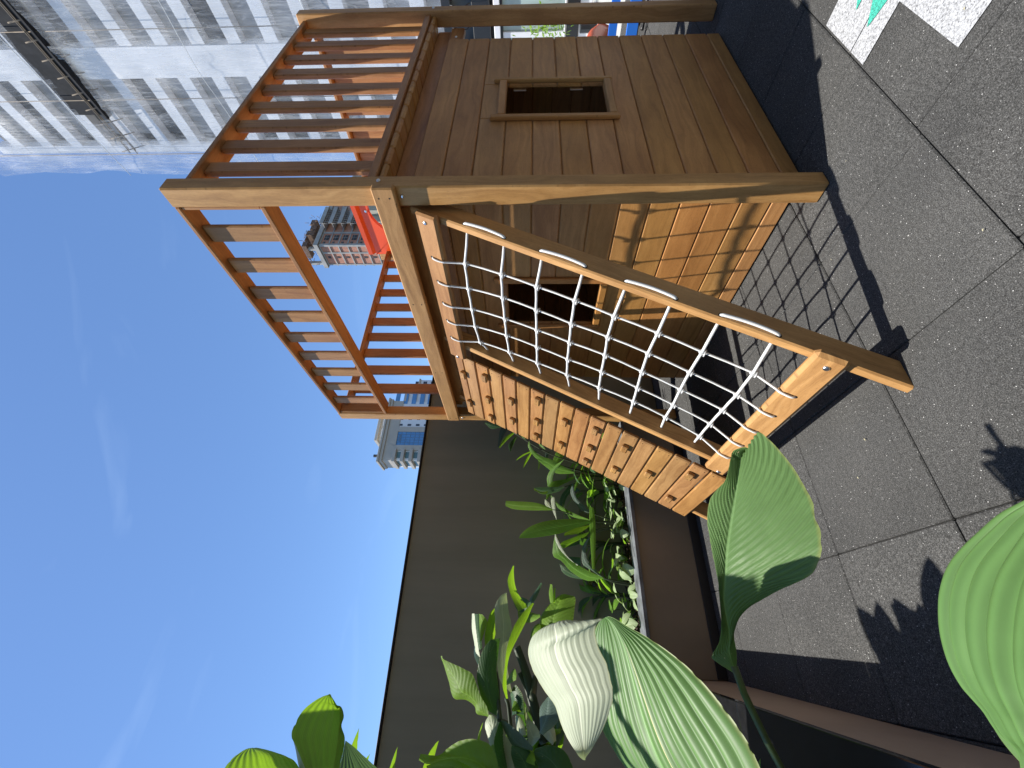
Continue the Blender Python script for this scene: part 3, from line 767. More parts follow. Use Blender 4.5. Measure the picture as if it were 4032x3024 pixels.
leaf(D,LF_BLUE,[(1500,1700),(1450,1400),(1530,1182),(1580,1000),(1600,900),(1612,845)],[(2600,1700),(2300,1420),(2010,1182),(1850,1040),(1720,920),(1615,840)],*o5,(.84,.89),n=30,m=24,pc=5,tilt=-.3,bulge=.05)
for P in ([pix(850+1330*.3165,2650+1600*.3165,.74),Vector((-.55,.72,1.2)),Vector((-.62,.70,.41))],[pix(850+560*.3165,2650+1600*.3165,.71),Vector((-.58,.68,1.1)),Vector((-.63,.71,.41))],[pix(850+2000*.3165,2650+1600*.3165,.84),Vector((-.56,.8,1.1)),Vector((-.61,.72,.41))]): stem(D,P,.008)
# --- clump in the corner of the planter
E_=root('broad_leaf_clump',(-.42,1.08,.40),'dense clump of mixed bright, dark and silvery pleated leaves in front of the grey wall','plant')
o3=((1650,2200),.49669)
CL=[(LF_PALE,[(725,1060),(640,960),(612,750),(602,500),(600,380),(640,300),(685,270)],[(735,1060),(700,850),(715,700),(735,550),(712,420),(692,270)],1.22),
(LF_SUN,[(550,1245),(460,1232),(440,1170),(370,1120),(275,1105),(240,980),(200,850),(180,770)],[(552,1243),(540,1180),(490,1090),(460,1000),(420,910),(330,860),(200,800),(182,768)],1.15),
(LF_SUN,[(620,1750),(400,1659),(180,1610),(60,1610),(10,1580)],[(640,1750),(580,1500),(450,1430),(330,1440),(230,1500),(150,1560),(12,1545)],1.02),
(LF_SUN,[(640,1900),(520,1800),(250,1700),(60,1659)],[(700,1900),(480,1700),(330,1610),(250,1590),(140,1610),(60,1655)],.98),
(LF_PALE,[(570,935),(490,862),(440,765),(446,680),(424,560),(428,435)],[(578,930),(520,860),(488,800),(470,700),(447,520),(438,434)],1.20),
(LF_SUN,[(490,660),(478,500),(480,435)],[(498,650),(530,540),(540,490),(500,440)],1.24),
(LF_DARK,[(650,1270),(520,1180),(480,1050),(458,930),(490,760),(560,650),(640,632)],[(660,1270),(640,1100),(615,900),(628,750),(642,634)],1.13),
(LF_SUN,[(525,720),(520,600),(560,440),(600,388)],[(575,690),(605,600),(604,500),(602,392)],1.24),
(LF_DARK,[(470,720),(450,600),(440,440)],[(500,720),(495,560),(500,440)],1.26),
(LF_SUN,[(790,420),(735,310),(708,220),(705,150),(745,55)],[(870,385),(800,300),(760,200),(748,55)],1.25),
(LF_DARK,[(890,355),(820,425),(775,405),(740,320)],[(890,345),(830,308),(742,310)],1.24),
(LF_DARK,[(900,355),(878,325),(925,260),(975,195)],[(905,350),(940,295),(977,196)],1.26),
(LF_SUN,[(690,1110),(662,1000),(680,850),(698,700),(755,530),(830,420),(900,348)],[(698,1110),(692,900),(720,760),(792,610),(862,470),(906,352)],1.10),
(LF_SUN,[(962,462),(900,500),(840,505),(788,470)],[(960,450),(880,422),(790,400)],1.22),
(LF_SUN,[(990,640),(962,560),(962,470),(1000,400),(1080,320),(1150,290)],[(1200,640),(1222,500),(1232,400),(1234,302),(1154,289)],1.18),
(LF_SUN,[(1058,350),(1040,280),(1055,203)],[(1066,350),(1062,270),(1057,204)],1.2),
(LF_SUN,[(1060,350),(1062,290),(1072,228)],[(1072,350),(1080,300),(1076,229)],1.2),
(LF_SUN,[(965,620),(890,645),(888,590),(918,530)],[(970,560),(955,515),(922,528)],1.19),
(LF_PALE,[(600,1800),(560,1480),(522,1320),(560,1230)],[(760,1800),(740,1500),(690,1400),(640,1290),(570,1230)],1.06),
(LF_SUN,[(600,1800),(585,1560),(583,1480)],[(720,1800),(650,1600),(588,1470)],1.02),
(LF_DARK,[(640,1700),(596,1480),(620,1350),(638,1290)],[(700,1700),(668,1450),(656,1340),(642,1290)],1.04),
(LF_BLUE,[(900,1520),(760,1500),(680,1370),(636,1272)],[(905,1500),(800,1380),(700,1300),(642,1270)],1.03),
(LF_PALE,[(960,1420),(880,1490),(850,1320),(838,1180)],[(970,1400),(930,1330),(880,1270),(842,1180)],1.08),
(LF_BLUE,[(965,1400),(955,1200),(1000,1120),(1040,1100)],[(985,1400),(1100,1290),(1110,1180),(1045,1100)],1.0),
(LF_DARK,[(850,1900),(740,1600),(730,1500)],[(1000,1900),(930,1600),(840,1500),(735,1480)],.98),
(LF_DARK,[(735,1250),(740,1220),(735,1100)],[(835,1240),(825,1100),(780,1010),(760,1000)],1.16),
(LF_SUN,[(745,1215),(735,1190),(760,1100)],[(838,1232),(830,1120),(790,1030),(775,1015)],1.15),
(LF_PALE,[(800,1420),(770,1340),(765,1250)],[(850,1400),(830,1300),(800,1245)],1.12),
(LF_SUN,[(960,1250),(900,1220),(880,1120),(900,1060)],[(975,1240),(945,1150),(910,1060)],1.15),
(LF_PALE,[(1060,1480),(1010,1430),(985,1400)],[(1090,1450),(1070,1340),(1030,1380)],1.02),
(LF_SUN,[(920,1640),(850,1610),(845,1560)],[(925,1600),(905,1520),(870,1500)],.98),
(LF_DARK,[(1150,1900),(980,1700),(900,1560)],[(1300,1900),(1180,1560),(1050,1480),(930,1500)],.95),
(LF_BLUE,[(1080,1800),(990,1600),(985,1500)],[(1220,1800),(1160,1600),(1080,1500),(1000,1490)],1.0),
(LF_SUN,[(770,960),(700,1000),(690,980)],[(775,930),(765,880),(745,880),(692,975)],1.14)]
random.seed(41)
for _ in range(30):
    bx,by=random.uniform(820,1130),random.uniform(1250,1640); an=random.uniform(2.2,5.6); L=random.uniform(150,330); wd=random.uniform(22,48)
    dx,dy=math.cos(an),math.sin(an); px_,py_=-dy,dx; bd=random.uniform(-.25,.25)
    a=[(bx+px_*4,by+py_*4)]+[(bx+dx*L*t+px_*(wd*s_+bd*L*t*t),by+dy*L*t+py_*(wd*s_+bd*L*t*t)) for t,s_ in ((.25,.8),(.5,1),(.8,.6),(1,.02))]
    c=[(bx-px_*4,by-py_*4)]+[(bx+dx*L*t+px_*(-wd*s_+bd*L*t*t),by+dy*L*t+py_*(-wd*s_+bd*L*t*t)) for t,s_ in ((.25,.8),(.5,1),(.8,.6),(1,.02))]
    CL.append((random.choice([LF_DARK,LF_DARK,LF_BLUE,LF_PALM,LF_SUN,LF_DARK]),a,c,random.uniform(1.12,1.25)))
for mt,a,c,dp in CL:
    dp*=.82
    leaf(E_,mt,a,c,*o3,(dp-.03,dp+.03),curl=random.uniform(-.02,.02),n=90,m=10,pleat=.0012,nv=15,bulge=.06,tilt=.35 if mt in (LF_SUN,LF_PALE) else .1)
for p,q,r in [((775,700),(1000,1460),.009),((800,900),(980,1450),.006),((640,1280),(860,1540),.005),((690,1110),(740,1400),.004),((610,900),(640,1280),.004),((960,1400),(1130,1700),.008),((1130,1700),(1160,2100),.006),((930,935),(900,1100),.006)]:
    def zz(t,dpt): return pix(1650+(p[0]+(q[0]-p[0])*t)*.4967,2200+(p[1]+(q[1]-p[1])*t)*.4967,dpt*.82)
    P=[zz(0,1.16),zz(.35,1.13)+Vector((.01,0,0)),zz(.7,1.1),zz(1,1.06)]
    stem(E_,P,r,mat=TWIG,taper=1.2)
random.seed(21)
def rleaf(parent,mat,base,dirv,length,width,droop=.4,n=14,m=4,nv=9):
    d=Vector(dirv).normalized(); side=d.cross(Vector((0,0,1)))
    side = side.normalized() if side.length>.05 else Vector((1,0,0))
    vs=[];uv=[];p=Vector(base);st=length/(n-1)
    for i in range(n):
        t=i/(n-1); wv=width*(math.sin(math.pi*min(1,t*.92+.08))**.8)*(1-t*.2)
        nr=side.cross(d).normalized()
        for k in range(-m,m+1):
            q=k/m; vs.append(p+side*(q*wv)+nr*(-(q*q)*wv*.25+abs(q)*wv*.25+.0006*math.sin((t*nv-abs(q)*2)*6.28))); uv.append((t,q))
        d=(d+Vector((0,0,-droop*st/length*1.3))).normalized(); p=p+d*st
    M=2*m+1
    fs=[(i*M+k,i*M+k+1,(i+1)*M+k+1,(i+1)*M+k) for i in range(n-1) for k in range(M-1)]
    b=MB(); b.add(vs,fs,uv,.5,0,True); return b.build('leaf',mat,parent)
SHADE=None
def bush(loc,label,cat,nleaf,h,ln,wd,mats,name='leafy_plant',group=None,up=.5,hmin=.1,sr=.003):
    r_=root(name,loc,label,cat,group); loc=Vector(loc)
    for i in range(nleaf):
        a=random.uniform(0,6.28); hh=random.uniform(hmin,h); rr=random.uniform(.01,.12)*h*1.4
        base=loc+Vector((math.cos(a)*rr,math.sin(a)*rr,hh))
        stem(r_,[loc+Vector((random.uniform(-.01,.01),random.uniform(-.01,.01),0)),loc+Vector((math.cos(a)*rr*.3,math.sin(a)*rr*.3,hh*.6)),base],sr,mat=TWIG)
        rleaf(r_,random.choice(mats),base,(math.cos(a),math.sin(a),random.uniform(up-.3,up+.5)),ln*random.uniform(.7,1.2),wd*random.uniform(.7,1.2),random.uniform(.5,1.4))
    return r_
# fillers low in the near planter, in the shade of the clump
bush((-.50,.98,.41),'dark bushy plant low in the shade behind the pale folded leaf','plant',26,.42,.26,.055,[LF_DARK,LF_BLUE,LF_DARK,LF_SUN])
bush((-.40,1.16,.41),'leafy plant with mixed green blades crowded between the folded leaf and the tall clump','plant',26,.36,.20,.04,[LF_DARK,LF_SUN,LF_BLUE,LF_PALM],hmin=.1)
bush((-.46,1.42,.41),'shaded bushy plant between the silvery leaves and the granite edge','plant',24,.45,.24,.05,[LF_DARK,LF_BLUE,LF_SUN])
# overhead foliage just outside the frame that throws the leafy shadow on the tiles
OV=root('overhanging_plant',(-.95,1.45,.40),'tall broad-leaved plant at the left edge that shades the rubber tiles','plant')
for i in range(34):
    a=random.uniform(-.9,.9); z0=random.uniform(1.25,2.05); yy=random.uniform(.90,1.66)
    bs=Vector((.06-.2855*z0-random.uniform(.02,.34),yy+.12*z0,z0))
    stem(OV,[Vector((-.95,1.45,.41)),Vector((-.85,1.5,1.0)),bs],.007)
    rleaf(OV,LF_SUN,bs,(.5,a*.6,.2),.24,.065,.5,16,5)
_s=_a+_up-_e*.05+_in*.165
_L=(_b-_a).length+.20
_b2=MB(); _vs=[]; _uv=[]
for i in range(24):
    t_=i/23; wv=.165*min(1,math.sin(math.pi*min(1,max(0,t_*.94+.03)))*2.2)
    for k in range(-8,9):
        q_=k/8; _vs.append(_s+_e*(_L*t_)+_in*(q_*wv)+Vector((0,0,-.02*q_*q_-.05*t_*t_))); _uv.append((t_,q_))
_b2.add(_vs,[(i*17+k,i*17+k+1,(i+1)*17+k+1,(i+1)*17+k) for i in range(23) for k in range(16)],_uv,.5,0,True); _b2.build('leaf',LF_SUN,OV)
stem(OV,[Vector((-.95,1.45,.41)),Vector((-1.0,1.2,1.6)),_s],.006)
# --- palm-like plants in the far planter
o6=((1900,1640),.4581)
def ydep(x,y,Y):      # distance in front of the camera of a pixel lying on the plane y=Y
    u=(3024-y-1512)/FPX; v=(x-2016)/FPX; return Y/(FW+RT*u+DN*v).y
def pleaf(parent,mat,a,c,Y,n=22,m=6,**k):
    e=lambda P:(o6[0][0]+P[0]*o6[1],o6[0][1]+P[1]*o6[1])
    return leaf(parent,mat,a,c,*o6,(ydep(*e(a[0]),Y[0]),ydep(*e(a[-1]),Y[1])),n=n,m=30,pleat=.0014,pc=5,bulge=.06,tilt=.5,**k)
def pstem(parent,P,Y,r=.004):
    Q=[]
    for i,p in enumerate(P):
        x=o6[0][0]+p[0]*o6[1]; y=o6[0][1]+p[1]*o6[1]; yy=Y[0]+(Y[1]-Y[0])*i/(len(P)-1); Q.append(pix(x,y,ydep(x,y,yy)))
    Q[-1].z=min(Q[-1].z,.42)
    stem(parent,Q,r,mat=TWIG,taper=1.3)
F1=root('palm_plant',(.92,3.28,.41),'green ribbed palm-like plant half behind the climbing ramp','plant')
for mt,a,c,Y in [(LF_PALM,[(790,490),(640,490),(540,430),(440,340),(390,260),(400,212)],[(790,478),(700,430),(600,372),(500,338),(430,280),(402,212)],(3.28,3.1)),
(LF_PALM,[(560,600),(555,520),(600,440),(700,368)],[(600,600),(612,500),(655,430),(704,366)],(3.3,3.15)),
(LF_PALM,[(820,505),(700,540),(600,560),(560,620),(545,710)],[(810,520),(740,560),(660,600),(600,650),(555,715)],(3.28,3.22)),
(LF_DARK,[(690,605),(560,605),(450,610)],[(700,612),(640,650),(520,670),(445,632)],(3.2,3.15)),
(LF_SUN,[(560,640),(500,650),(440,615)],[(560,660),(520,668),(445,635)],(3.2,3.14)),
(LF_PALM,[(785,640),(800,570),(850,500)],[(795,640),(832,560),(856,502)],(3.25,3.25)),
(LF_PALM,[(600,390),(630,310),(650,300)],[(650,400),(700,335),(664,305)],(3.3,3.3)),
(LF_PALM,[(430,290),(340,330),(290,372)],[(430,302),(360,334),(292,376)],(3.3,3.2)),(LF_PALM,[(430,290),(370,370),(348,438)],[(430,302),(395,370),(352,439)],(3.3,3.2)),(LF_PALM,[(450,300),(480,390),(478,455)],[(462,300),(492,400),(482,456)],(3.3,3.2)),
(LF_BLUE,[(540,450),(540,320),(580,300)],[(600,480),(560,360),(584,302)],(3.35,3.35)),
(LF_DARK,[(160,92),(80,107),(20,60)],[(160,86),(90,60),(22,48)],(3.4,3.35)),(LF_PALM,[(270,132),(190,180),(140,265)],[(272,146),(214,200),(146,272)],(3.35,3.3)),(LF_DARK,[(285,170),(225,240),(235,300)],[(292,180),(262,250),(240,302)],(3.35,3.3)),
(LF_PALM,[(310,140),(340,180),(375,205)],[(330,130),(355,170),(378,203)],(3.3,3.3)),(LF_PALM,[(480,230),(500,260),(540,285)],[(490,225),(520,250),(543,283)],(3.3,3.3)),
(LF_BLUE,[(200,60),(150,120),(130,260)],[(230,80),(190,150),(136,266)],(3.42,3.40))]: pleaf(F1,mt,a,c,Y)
for P in ([(790,485),(900,505),(1060,520)],[(690,607),(850,570),(1050,525)],[(800,515),(900,515),(1060,522)],[(600,390),(800,460),(1060,520)],[(440,295),(700,430),(1060,520)],[(270,140),(600,330),(1050,515)]): pstem(F1,P,(3.27,3.28))
F2=root('palm_plant',(.50,3.25,.41),'upright palm-like plant with long silvery ribbed leaf in the middle of the planter','plant')
for mt,a,c,Y in [(LF_SUN,[(605,797),(480,745),(330,730),(200,725)],[(612,806),(420,808),(270,797),(198,770)],(3.2,3.1)),
(LF_PALM,[(930,895),(760,880),(560,895),(420,940),(340,1000),(312,1045)],[(930,918),(800,960),(650,1010),(450,1042),(314,1047)],(3.25,3.05)),
(LF_SUN,[(925,930),(800,960),(705,1000)],[(925,942),(830,1002),(700,1027)],(3.2,3.1)),
(LF_PALM,[(920,780),(918,900),(928,1100),(942,1310)],[(952,780),(970,900),(972,1100),(966,1316)],(3.12,3.05)),
(LF_BLUE,[(960,835),(860,812),(790,732),(756,650),(775,573)],[(962,832),(890,780),(812,700),(786,620),(778,573)],(3.25,3.15)),
(LF_PALM,[(912,892),(780,865),(660,795),(600,725),(585,680)],[(912,882),(800,838),(690,778),(622,720),(600,680)],(3.25,3.2)),
(LF_PALE,[(635,887),(600,800),(588,720),(598,690)],[(637,885),(628,780),(622,700),(602,690)],(3.3,3.25)),
(LF_DARK,[(660,805),(668,700),(720,620),(760,598)],[(692,800),(722,700),(762,642),(764,600)],(3.38,3.36)),
(LF_PALE,[(590,800),(540,760),(535,715)],[(596,795),(580,750),(540,712)],(3.25,3.2)),
(LF_DARK,[(760,880),(700,830),(690,790)],[(740,880),(720,840),(694,788)],(3.38,3.36)),
(LF_DARK,[(920,990),(800,1060),(720,1120)],[(925,1000),(840,1090),(722,1125)],(3.35,3.3))]: pleaf(F2,mt,a,c,Y)
for P in ([(608,802),(700,820),(900,885),(1180,915)],[(930,905),(1050,910),(1190,918)],[(960,833),(1050,870),(1180,910)],[(935,790),(960,840),(1190,915)],[(930,1000),(1000,965),(1190,935)],[(912,888),(1050,900),(1190,915)]): pstem(F2,P,(3.22,3.22))
F3=root('palm_plant',(.18,3.22,.41),'palm-like plant with arching pale edged leaves bent over beside the long silvery leaf','plant')
for mt,a,c,Y in [(LF_PALM,[(1040,1392),(900,1412),(760,1332),(680,1242),(608,1200),(608,1100),(625,1013)],[(1042,1388),(880,1310),(760,1232),(680,1122),(645,1040),(628,1013)],(3.2,3.05)),
(LF_PALE,[(820,1275),(760,1240),(670,1150),(625,1060),(622,1012)],[(815,1282),(730,1200),(680,1122),(645,1050),(628,1012)],(3.08,3.02)),
(LF_DARK,[(860,1402),(760,1382),(690,1342),(662,1268)],[(862,1400),(800,1342),(730,1300),(665,1266)],(3.22,3.2)),
(LF_BLUE,[(1032,1390),(940,1325),(862,1270),(853,1170),(878,1080),(960,1000)],[(1034,1386),(960,1290),(902,1230),(888,1150),(912,1060),(962,1000)],(3.18,3.1)),
(LF_PALM,[(920,990),(860,1010),(700,1070),(660,1100)],[(800,1060),(720,1120),(690,1130),(662,1102)],(3.3,3.2)),
(LF_DARK,[(840,1210),(760,1205),(700,1210)],[(850,1300),(780,1290),(702,1230)],(3.36,3.34))]: pleaf(F3,mt,a,c,Y)
for P in ([(1036,1390),(1150,1430),(1290,1455)],[(962,1002),(1050,970),(1190,940)],[(1034,1388),(1120,1410),(1280,1450)]): pstem(F3,P,(3.18,3.16))
random.seed(61)
for k_,(x_,y_,lb) in enumerate([(1.10,3.38,'dark bladed palm clump against the wall, behind the ramp planks'),(.70,3.40,'dark bladed palm clump between the two tall palm-like plants'),(.34,3.38,'dark bladed palm clump behind the arching pale edged leaves'),(1.36,3.30,'dark bladed palm clump deepest behind the ramp')]):
    bush((x_,y_,.41),lb,'plant',15,.34,.34,.028,[LF_PALM,LF_DARK,LF_PALM],name='palm_plant',group='dark palm clumps in the planter',up=.9,hmin=.08,sr=.003)
# pale ground cover, plant by plant
random.seed(5)
spots=[(1.22,3.22),(1.08,3.16),(1.02,3.27),(.90,3.16),(.80,3.24),(.72,3.15),(.60,3.30),(.50,3.17),(.42,3.27),(.33,3.17),(.24,3.28),(.14,3.18),(.03,3.26),(-.05,3.16),(1.33,3.3)]
wh=['left of the garden spotlight','beside the ramp foot']
pos_txt=['half hidden by the ramp planks, farthest right','second from the ramp planks, at the coping','behind the second from the ramp','just left of the ramp edge at the coping','behind the ramp edge under the arching leaf','in full sun at the coping under the dark stems','against the grey wall below the clipped leaf','at the foot of the silvery ribbed leaf','behind the vertical bright leaf','at the coping below the bent blue-green leaf','under the pale edged arching leaf','right of the small wall spotlight','below the small wall spotlight','next to the large folded leaf, leftmost','deep behind the ramp']
for i,(x,y) in enumerate(spots):
    bush((x,y,.41),'pale green ground cover plant '+pos_txt[i],'ground cover plant',random.randint(8,11),.17,.105,.036,[LF_VAR,LF_VAR,LF_VAR,LF_PALM],name='ground_cover_plant',group='pale ground cover plants in the planter',up=.1,hmin=.03,sr=.0016)
# ================================================================ building wrapped in plastic sheeting
random.seed(11)
BA=R(4.3); FD=Vector((-math.sin(BA),-math.cos(BA),0)); FN=Vector((-math.cos(BA),math.sin(BA),0))   # along the facade (towards the right), outward
FD=Vector((-.0757,-.9971,0)); FN=Vector((-.9971,.0757,0))
def hray(nx,ny):
    u=(3024-ny-1512)/FPX; v=(nx-2016)/FPX; return FW+RT*u+DN*v
def hit(nx,ny,p0,n):
    d=hray(nx,ny); return CAM+d*((p0-CAM).dot(n)/d.dot(n))
O0=hit(1400,590,Vector((40,0,0)),Vector((1,0,0))); O0.z=0       # far left corner of the facade
def fl(nx,ny): q=hit(nx,ny,O0,FN)-O0; return q.dot(FD),q.z
DARKW=plain('unglazed_opening',(.05,.05,.052),.8,0,.6,.5)
WHITEF=plain('white_building_render',(.74,.73,.72),.8,0,.4,.08)
GREYF=plain('grey_building_render',(.26,.26,.26),.8,0,.4,.15)
BD=root('wrapped_building',tuple(O0),'high-rise under repair wrapped in white plastic sheeting with dark window bands','building')
def fbox(mb,a0,a1,z0,z1,n0,n1,**k):
    c=O0+FD*((a0+a1)/2)+FN*((n0+n1)/2); mb.box((c.x,c.y,(z0+z1)/2),(abs(a1-a0),abs(n1-n0),abs(z1-z0)),axes=(FD,FN,(0,0,1)),**k)
zf=sorted([fl(nx,830)[1] for nx in (67,199,328,471,601,738,881,1020)])   # window heads seen beside the post at x=830
zf0=[fl(nx,304)[1] for nx in (67,328,471,601,738,881,1020)]
pitch=(zf0[2]-zf0[6])/4; top=fl(471,304)[1]
a_l=0; a_b0=fl(700,547)[0]; a_b1=fl(700,304)[0]; a_s1=fl(700,178)[0]; AE=34
heads=[top+pitch*k for k in range(-16,6)]
ZT=heads[-1]+pitch
b=MB(); fbox(b,0,AE,0,ZT,-14,-1.2,ch=.01); b.build('core',DARKW,BD)
b=MB()
for h in heads:
    if h<1: continue
    fbox(b,-.0,AE,h,h+pitch*.36,-1.2,0,ch=.02)      # spandrel / slab edge
b.build('floor_band',WHITEF,BD)
b=MB(); fbox(b,a_b1,a_s1,0,ZT,-1.0,.12,ch=.02); fbox(b,AE-2,AE,0,ZT,-1,.12,ch=.02); fbox(b,0,a_b0*.55,0,ZT,-1,-.02,ch=.02); b.build('column',WHITEF,BD)
for i,h in enumerate(heads):
    if h<1: continue
    wz=pitch*.64
    for q,(w0,w1) in enumerate(((a_b0,a_b1),(a_s1,a_s1+5.2),(a_s1+5.6,a_s1+10.5))):
        b=MB(); fbox(b,w0+.05,w1-.05,h-wz,h,-.95,-.85,ch=.005)
        fr=b.build('window',GREYF if (i*3+q)%4 else DARKW,BD)
# scaffold poles in the opened strip and on the face
POLE=plain('rusty_scaffold',(.16,.12,.08),.6,.4)
b=MB()
for k in range(0,7):
    a=.3+k*4.9
    b.tube([O0+FD*a+FN*.75+Vector((0,0,2)),O0+FD*a+FN*.75+Vector((0,0,ZT))],.035,6)
for h in heads:
    if False: b.tube([O0+FD*0+FN*.75+Vector((0,0,h-.7)),O0+FD*AE+FN*.75+Vector((0,0,h-.7))],.03,6)
b.build('scaffold',POLE,BD)
zo=fl(0,0); 
# the sheet is open along a steeply sloping gap (a storey hoist run); everything else is wrapped
def sheetmat():
    t=NT('plastic_sheeting'); tc=t.n('TexCoord'); uv=tc.outputs['UV']
    a=t.noise(t.mapping(uv,(.9,.10,1)),1.0,6,.65,.6); f=t.noise(t.mapping(uv,(5,.35,1)),1.0,4,.6,.8); big=t.noise(uv,.16,4,.6)
    t.setb(Base_Color=(.86,.86,.86),Roughness=.35); t.b.inputs['Specular IOR Level'].default_value=.5
    t.bump(t.math('ADD',a,t.math('MULTIPLY',f,.7)),.6,.2)
    tl=t.n('BsdfTranslucent'); tl.inputs[0].default_value=(.75,.76,.78,1)
    m1=t.n('MixShader'); m1.inputs[0].default_value=.35; t.l(t.b.outputs[0],m1.inputs[1]); t.l(tl.outputs[0],m1.inputs[2])
    tr=t.n('BsdfTransparent'); tr.inputs[0].default_value=(.93,.95,.98,1)
    op=t.math('ADD',t.math('MULTIPLY',t.ramp(a,[(.40,(0,0,0)),(.70,(1,1,1))]),.26),t.math('MULTIPLY',t.ramp(big,[(.4,(0,0,0)),(.7,(1,1,1))]),.10))
    op=t.math('ADD',op,t.math('ADD',t.math('MULTIPLY',t.ramp(f,[(.52,(0,0,0)),(.72,(1,1,1))]),.16),.08))
    rg=t.noise(t.mapping(uv,(1.3,.16,1),(5,3,0)),1.0,3,.5,1.4)
    rg=t.math('SUBTRACT',1,t.math('MINIMUM',t.math('MULTIPLY',t.math('ABSOLUTE',t.math('SUBTRACT',rg,.5)),38),1))
    op=t.math('ADD',op,t.math('MULTIPLY',rg,.15))
    m2=t.n('MixShader'); t.l(t.math('MINIMUM',op,.93),m2.inputs[0]); t.l(tr.outputs[0],m2.inputs[1]); t.l(m1.outputs[0],m2.inputs[2]); t.l(m2.outputs[0],t.out.inputs[0])
    return t.m
SHEET=sheetmat()
a0=fl(500,652)[0]
# open strip between two lines read at the far left corner and at the frame edge
gapT=[fl(12,60),fl(330,470)]; gapB=[fl(60,0),fl(348,380)]
ga=[fl(0,40)[0],fl(320,465)[0]]
nA,nZ=110,150; Z0=3.0
def gapz(a):
    # lower and upper edge of the opening; both run level, it closes towards the left end
    zl=fl(120,210)[1]; zu=fl(70,250)[1]
    return None
z_lo=fl(297,304)[1]; z_hi=fl(176,304)[1]; zs_lo=1.165+(z_lo-1.165)*.972; zs_hi=1.165+(z_hi-1.165)*.972
b=MB(); vs=[];uv=[]
for i in range(nA+1):
    for j in range(nZ+1):
        ta=i/nA; a=a0+(AE-a0)*ta; zz=Z0+(ZT+1-Z0)*j/nZ
        lo_=.10*math.sin(zz*.9)+.35*noise.noise((0,zz*.18,5))
        if i<3: a+=lo_*(3-i)/3*1.6
        dn=1.15+.35*noise.noise((a*.35,zz*.12,2))+.16*noise.noise((a*1.6,zz*.35,7))
        # sheet is tied back to the scaffold at each storey
        dn+=.03*math.sin(zz/pitch*6.283)
        p=O0+FD*a+FN*dn; vs.append((p.x,p.y,zz)); uv.append((a,zz))
fs=[]
for i in range(nA):
    for j in range(nZ):
        a=a0+(AE-a0)*(i+.5)/nA; zz=Z0+(ZT+1-Z0)*(j+.5)/nZ
        wob=.35*noise.noise((a*.4,0,0))
        if zs_lo+wob<zz<zs_hi+wob*.5+.15*noise.noise((a,3,3)) and a>fl(318,468)[0]+max(0,(zs_hi-zz))*.25: continue
        fs.append((i*(nZ+1)+j,(i+1)*(nZ+1)+j,(i+1)*(nZ+1)+j+1,i*(nZ+1)+j+1))
b.add(vs,fs,uv,.5,0,True); b.build('plastic_sheeting',SHEET,BD)
b=MB(); vs=[];uv=[]
for i in range(13):
    for j in range(nZ+1):
        a=a0+.05+(a_b0*1.05-a0)*i/12; zz=Z0+(ZT+1-Z0)*j/nZ
        p=O0+FD*(a+.5*noise.noise((0,zz*.22,9))*(1-i/12))+FN*(.55+.4*noise.noise((a*.5,zz*.16,4))); vs.append((p.x,p.y,zz)); uv.append((a*1.3+40,zz))
b.add(vs,[(i*(nZ+1)+j,(i+1)*(nZ+1)+j,(i+1)*(nZ+1)+j+1,i*(nZ+1)+j+1) for i in range(12) for j in range(nZ)],uv,.5,0,True); b.build('plastic_sheeting',SHEET,BD)
RECESSM=plain('black_interior_shade',(.018,.018,.02),.9,0,1.5,.5)  # black colour stands in for the deep shade inside the open storey
ag=fl(316,465)[0]
b=MB(); fbox(b,ag+.4,AE,z_lo-.5,z_hi+.1,.15,.25,ch=.01); fbox(b,ag+.4,AE,z_lo-.7,z_lo-.5,.2,1.0,ch=.01); b.build('dark_recess_panel',RECESSM,BD)  # solid black panels in place of the shaded interior
b=MB()
for k in range(4):
    zz=Z0+k*(ZT-Z0)/4+1.3*math.sin(k*2.1)
    b.tube(catmull([O0+FD*a+FN*1.55+Vector((0,0,zz+.5*noise.noise((a*.2,k,0))+.03*a)) for a in [a0+i*(AE-a0)/16 for i in range(17)]],50),.025,5)
b.build('tie_rope',ROPE,BD)
b=MB()
for dz,dn_ in ((.15,.9),(.55,.4),(.9,.8),(1.25,.3)):
    b.tube([O0+FD*.5+FN*dn_+Vector((0,0,zs_lo+.3+dz)),O0+FD*AE+FN*dn_+Vector((0,0,zs_lo+.3+dz))],.06,6)
for k in range(22):
    a=.8+k*1.25; b.tube([O0+FD*a+FN*.1+Vector((0,0,zs_lo-.2)),O0+FD*a+FN*1.1+Vector((0,0,zs_lo+1.6))],.045,6)
b.build('scaffold_ledge',plain('scaffold_boards',(.22,.17,.12),.7),BD)
# ================================================================ unfinished brick tower
random.seed(12)
BRICK=None
t=NT('red_block_masonry'); tc=t.n('TexCoord'); br=t.n('TexBrick'); br.inputs['Scale'].default_value=1; br.inputs['Color1'].default_value=(.46,.17,.10,1); br.inputs['Color2'].default_value=(.56,.25,.16,1); br.inputs['Mortar'].default_value=(.44,.30,.24,1); br.inputs['Mortar Size'].default_value=.03
t.l(t.mapping(tc.outputs['UV'],(1.2,1.2,1)),br.inputs[0]); nz=t.noise(tc.outputs['Object'],.5,5,.6)
t.setb(Base_Color=t.mix(.8,br.outputs[0],t.ramp(nz,[(.3,(.7,.7,.7)),(.7,(1.15,1.1,1.05))]),'MULTIPLY'),Roughness=.9); BRICK=t.m
def along(px,depth): 
    u=(1512-px)/FPX; d=FW+RT*u; return CAM+d*depth
c0=along(963,125); cx,cy=c0.x,c0.y
def zat(nx,depth): return CAM.z+depth*((2016-nx)/FPX+.038)
ZB=zat(1215,125); yl=hit(1300,1047,Vector((cx,0,0)),Vector((1,0,0))).y; W=yl-cy
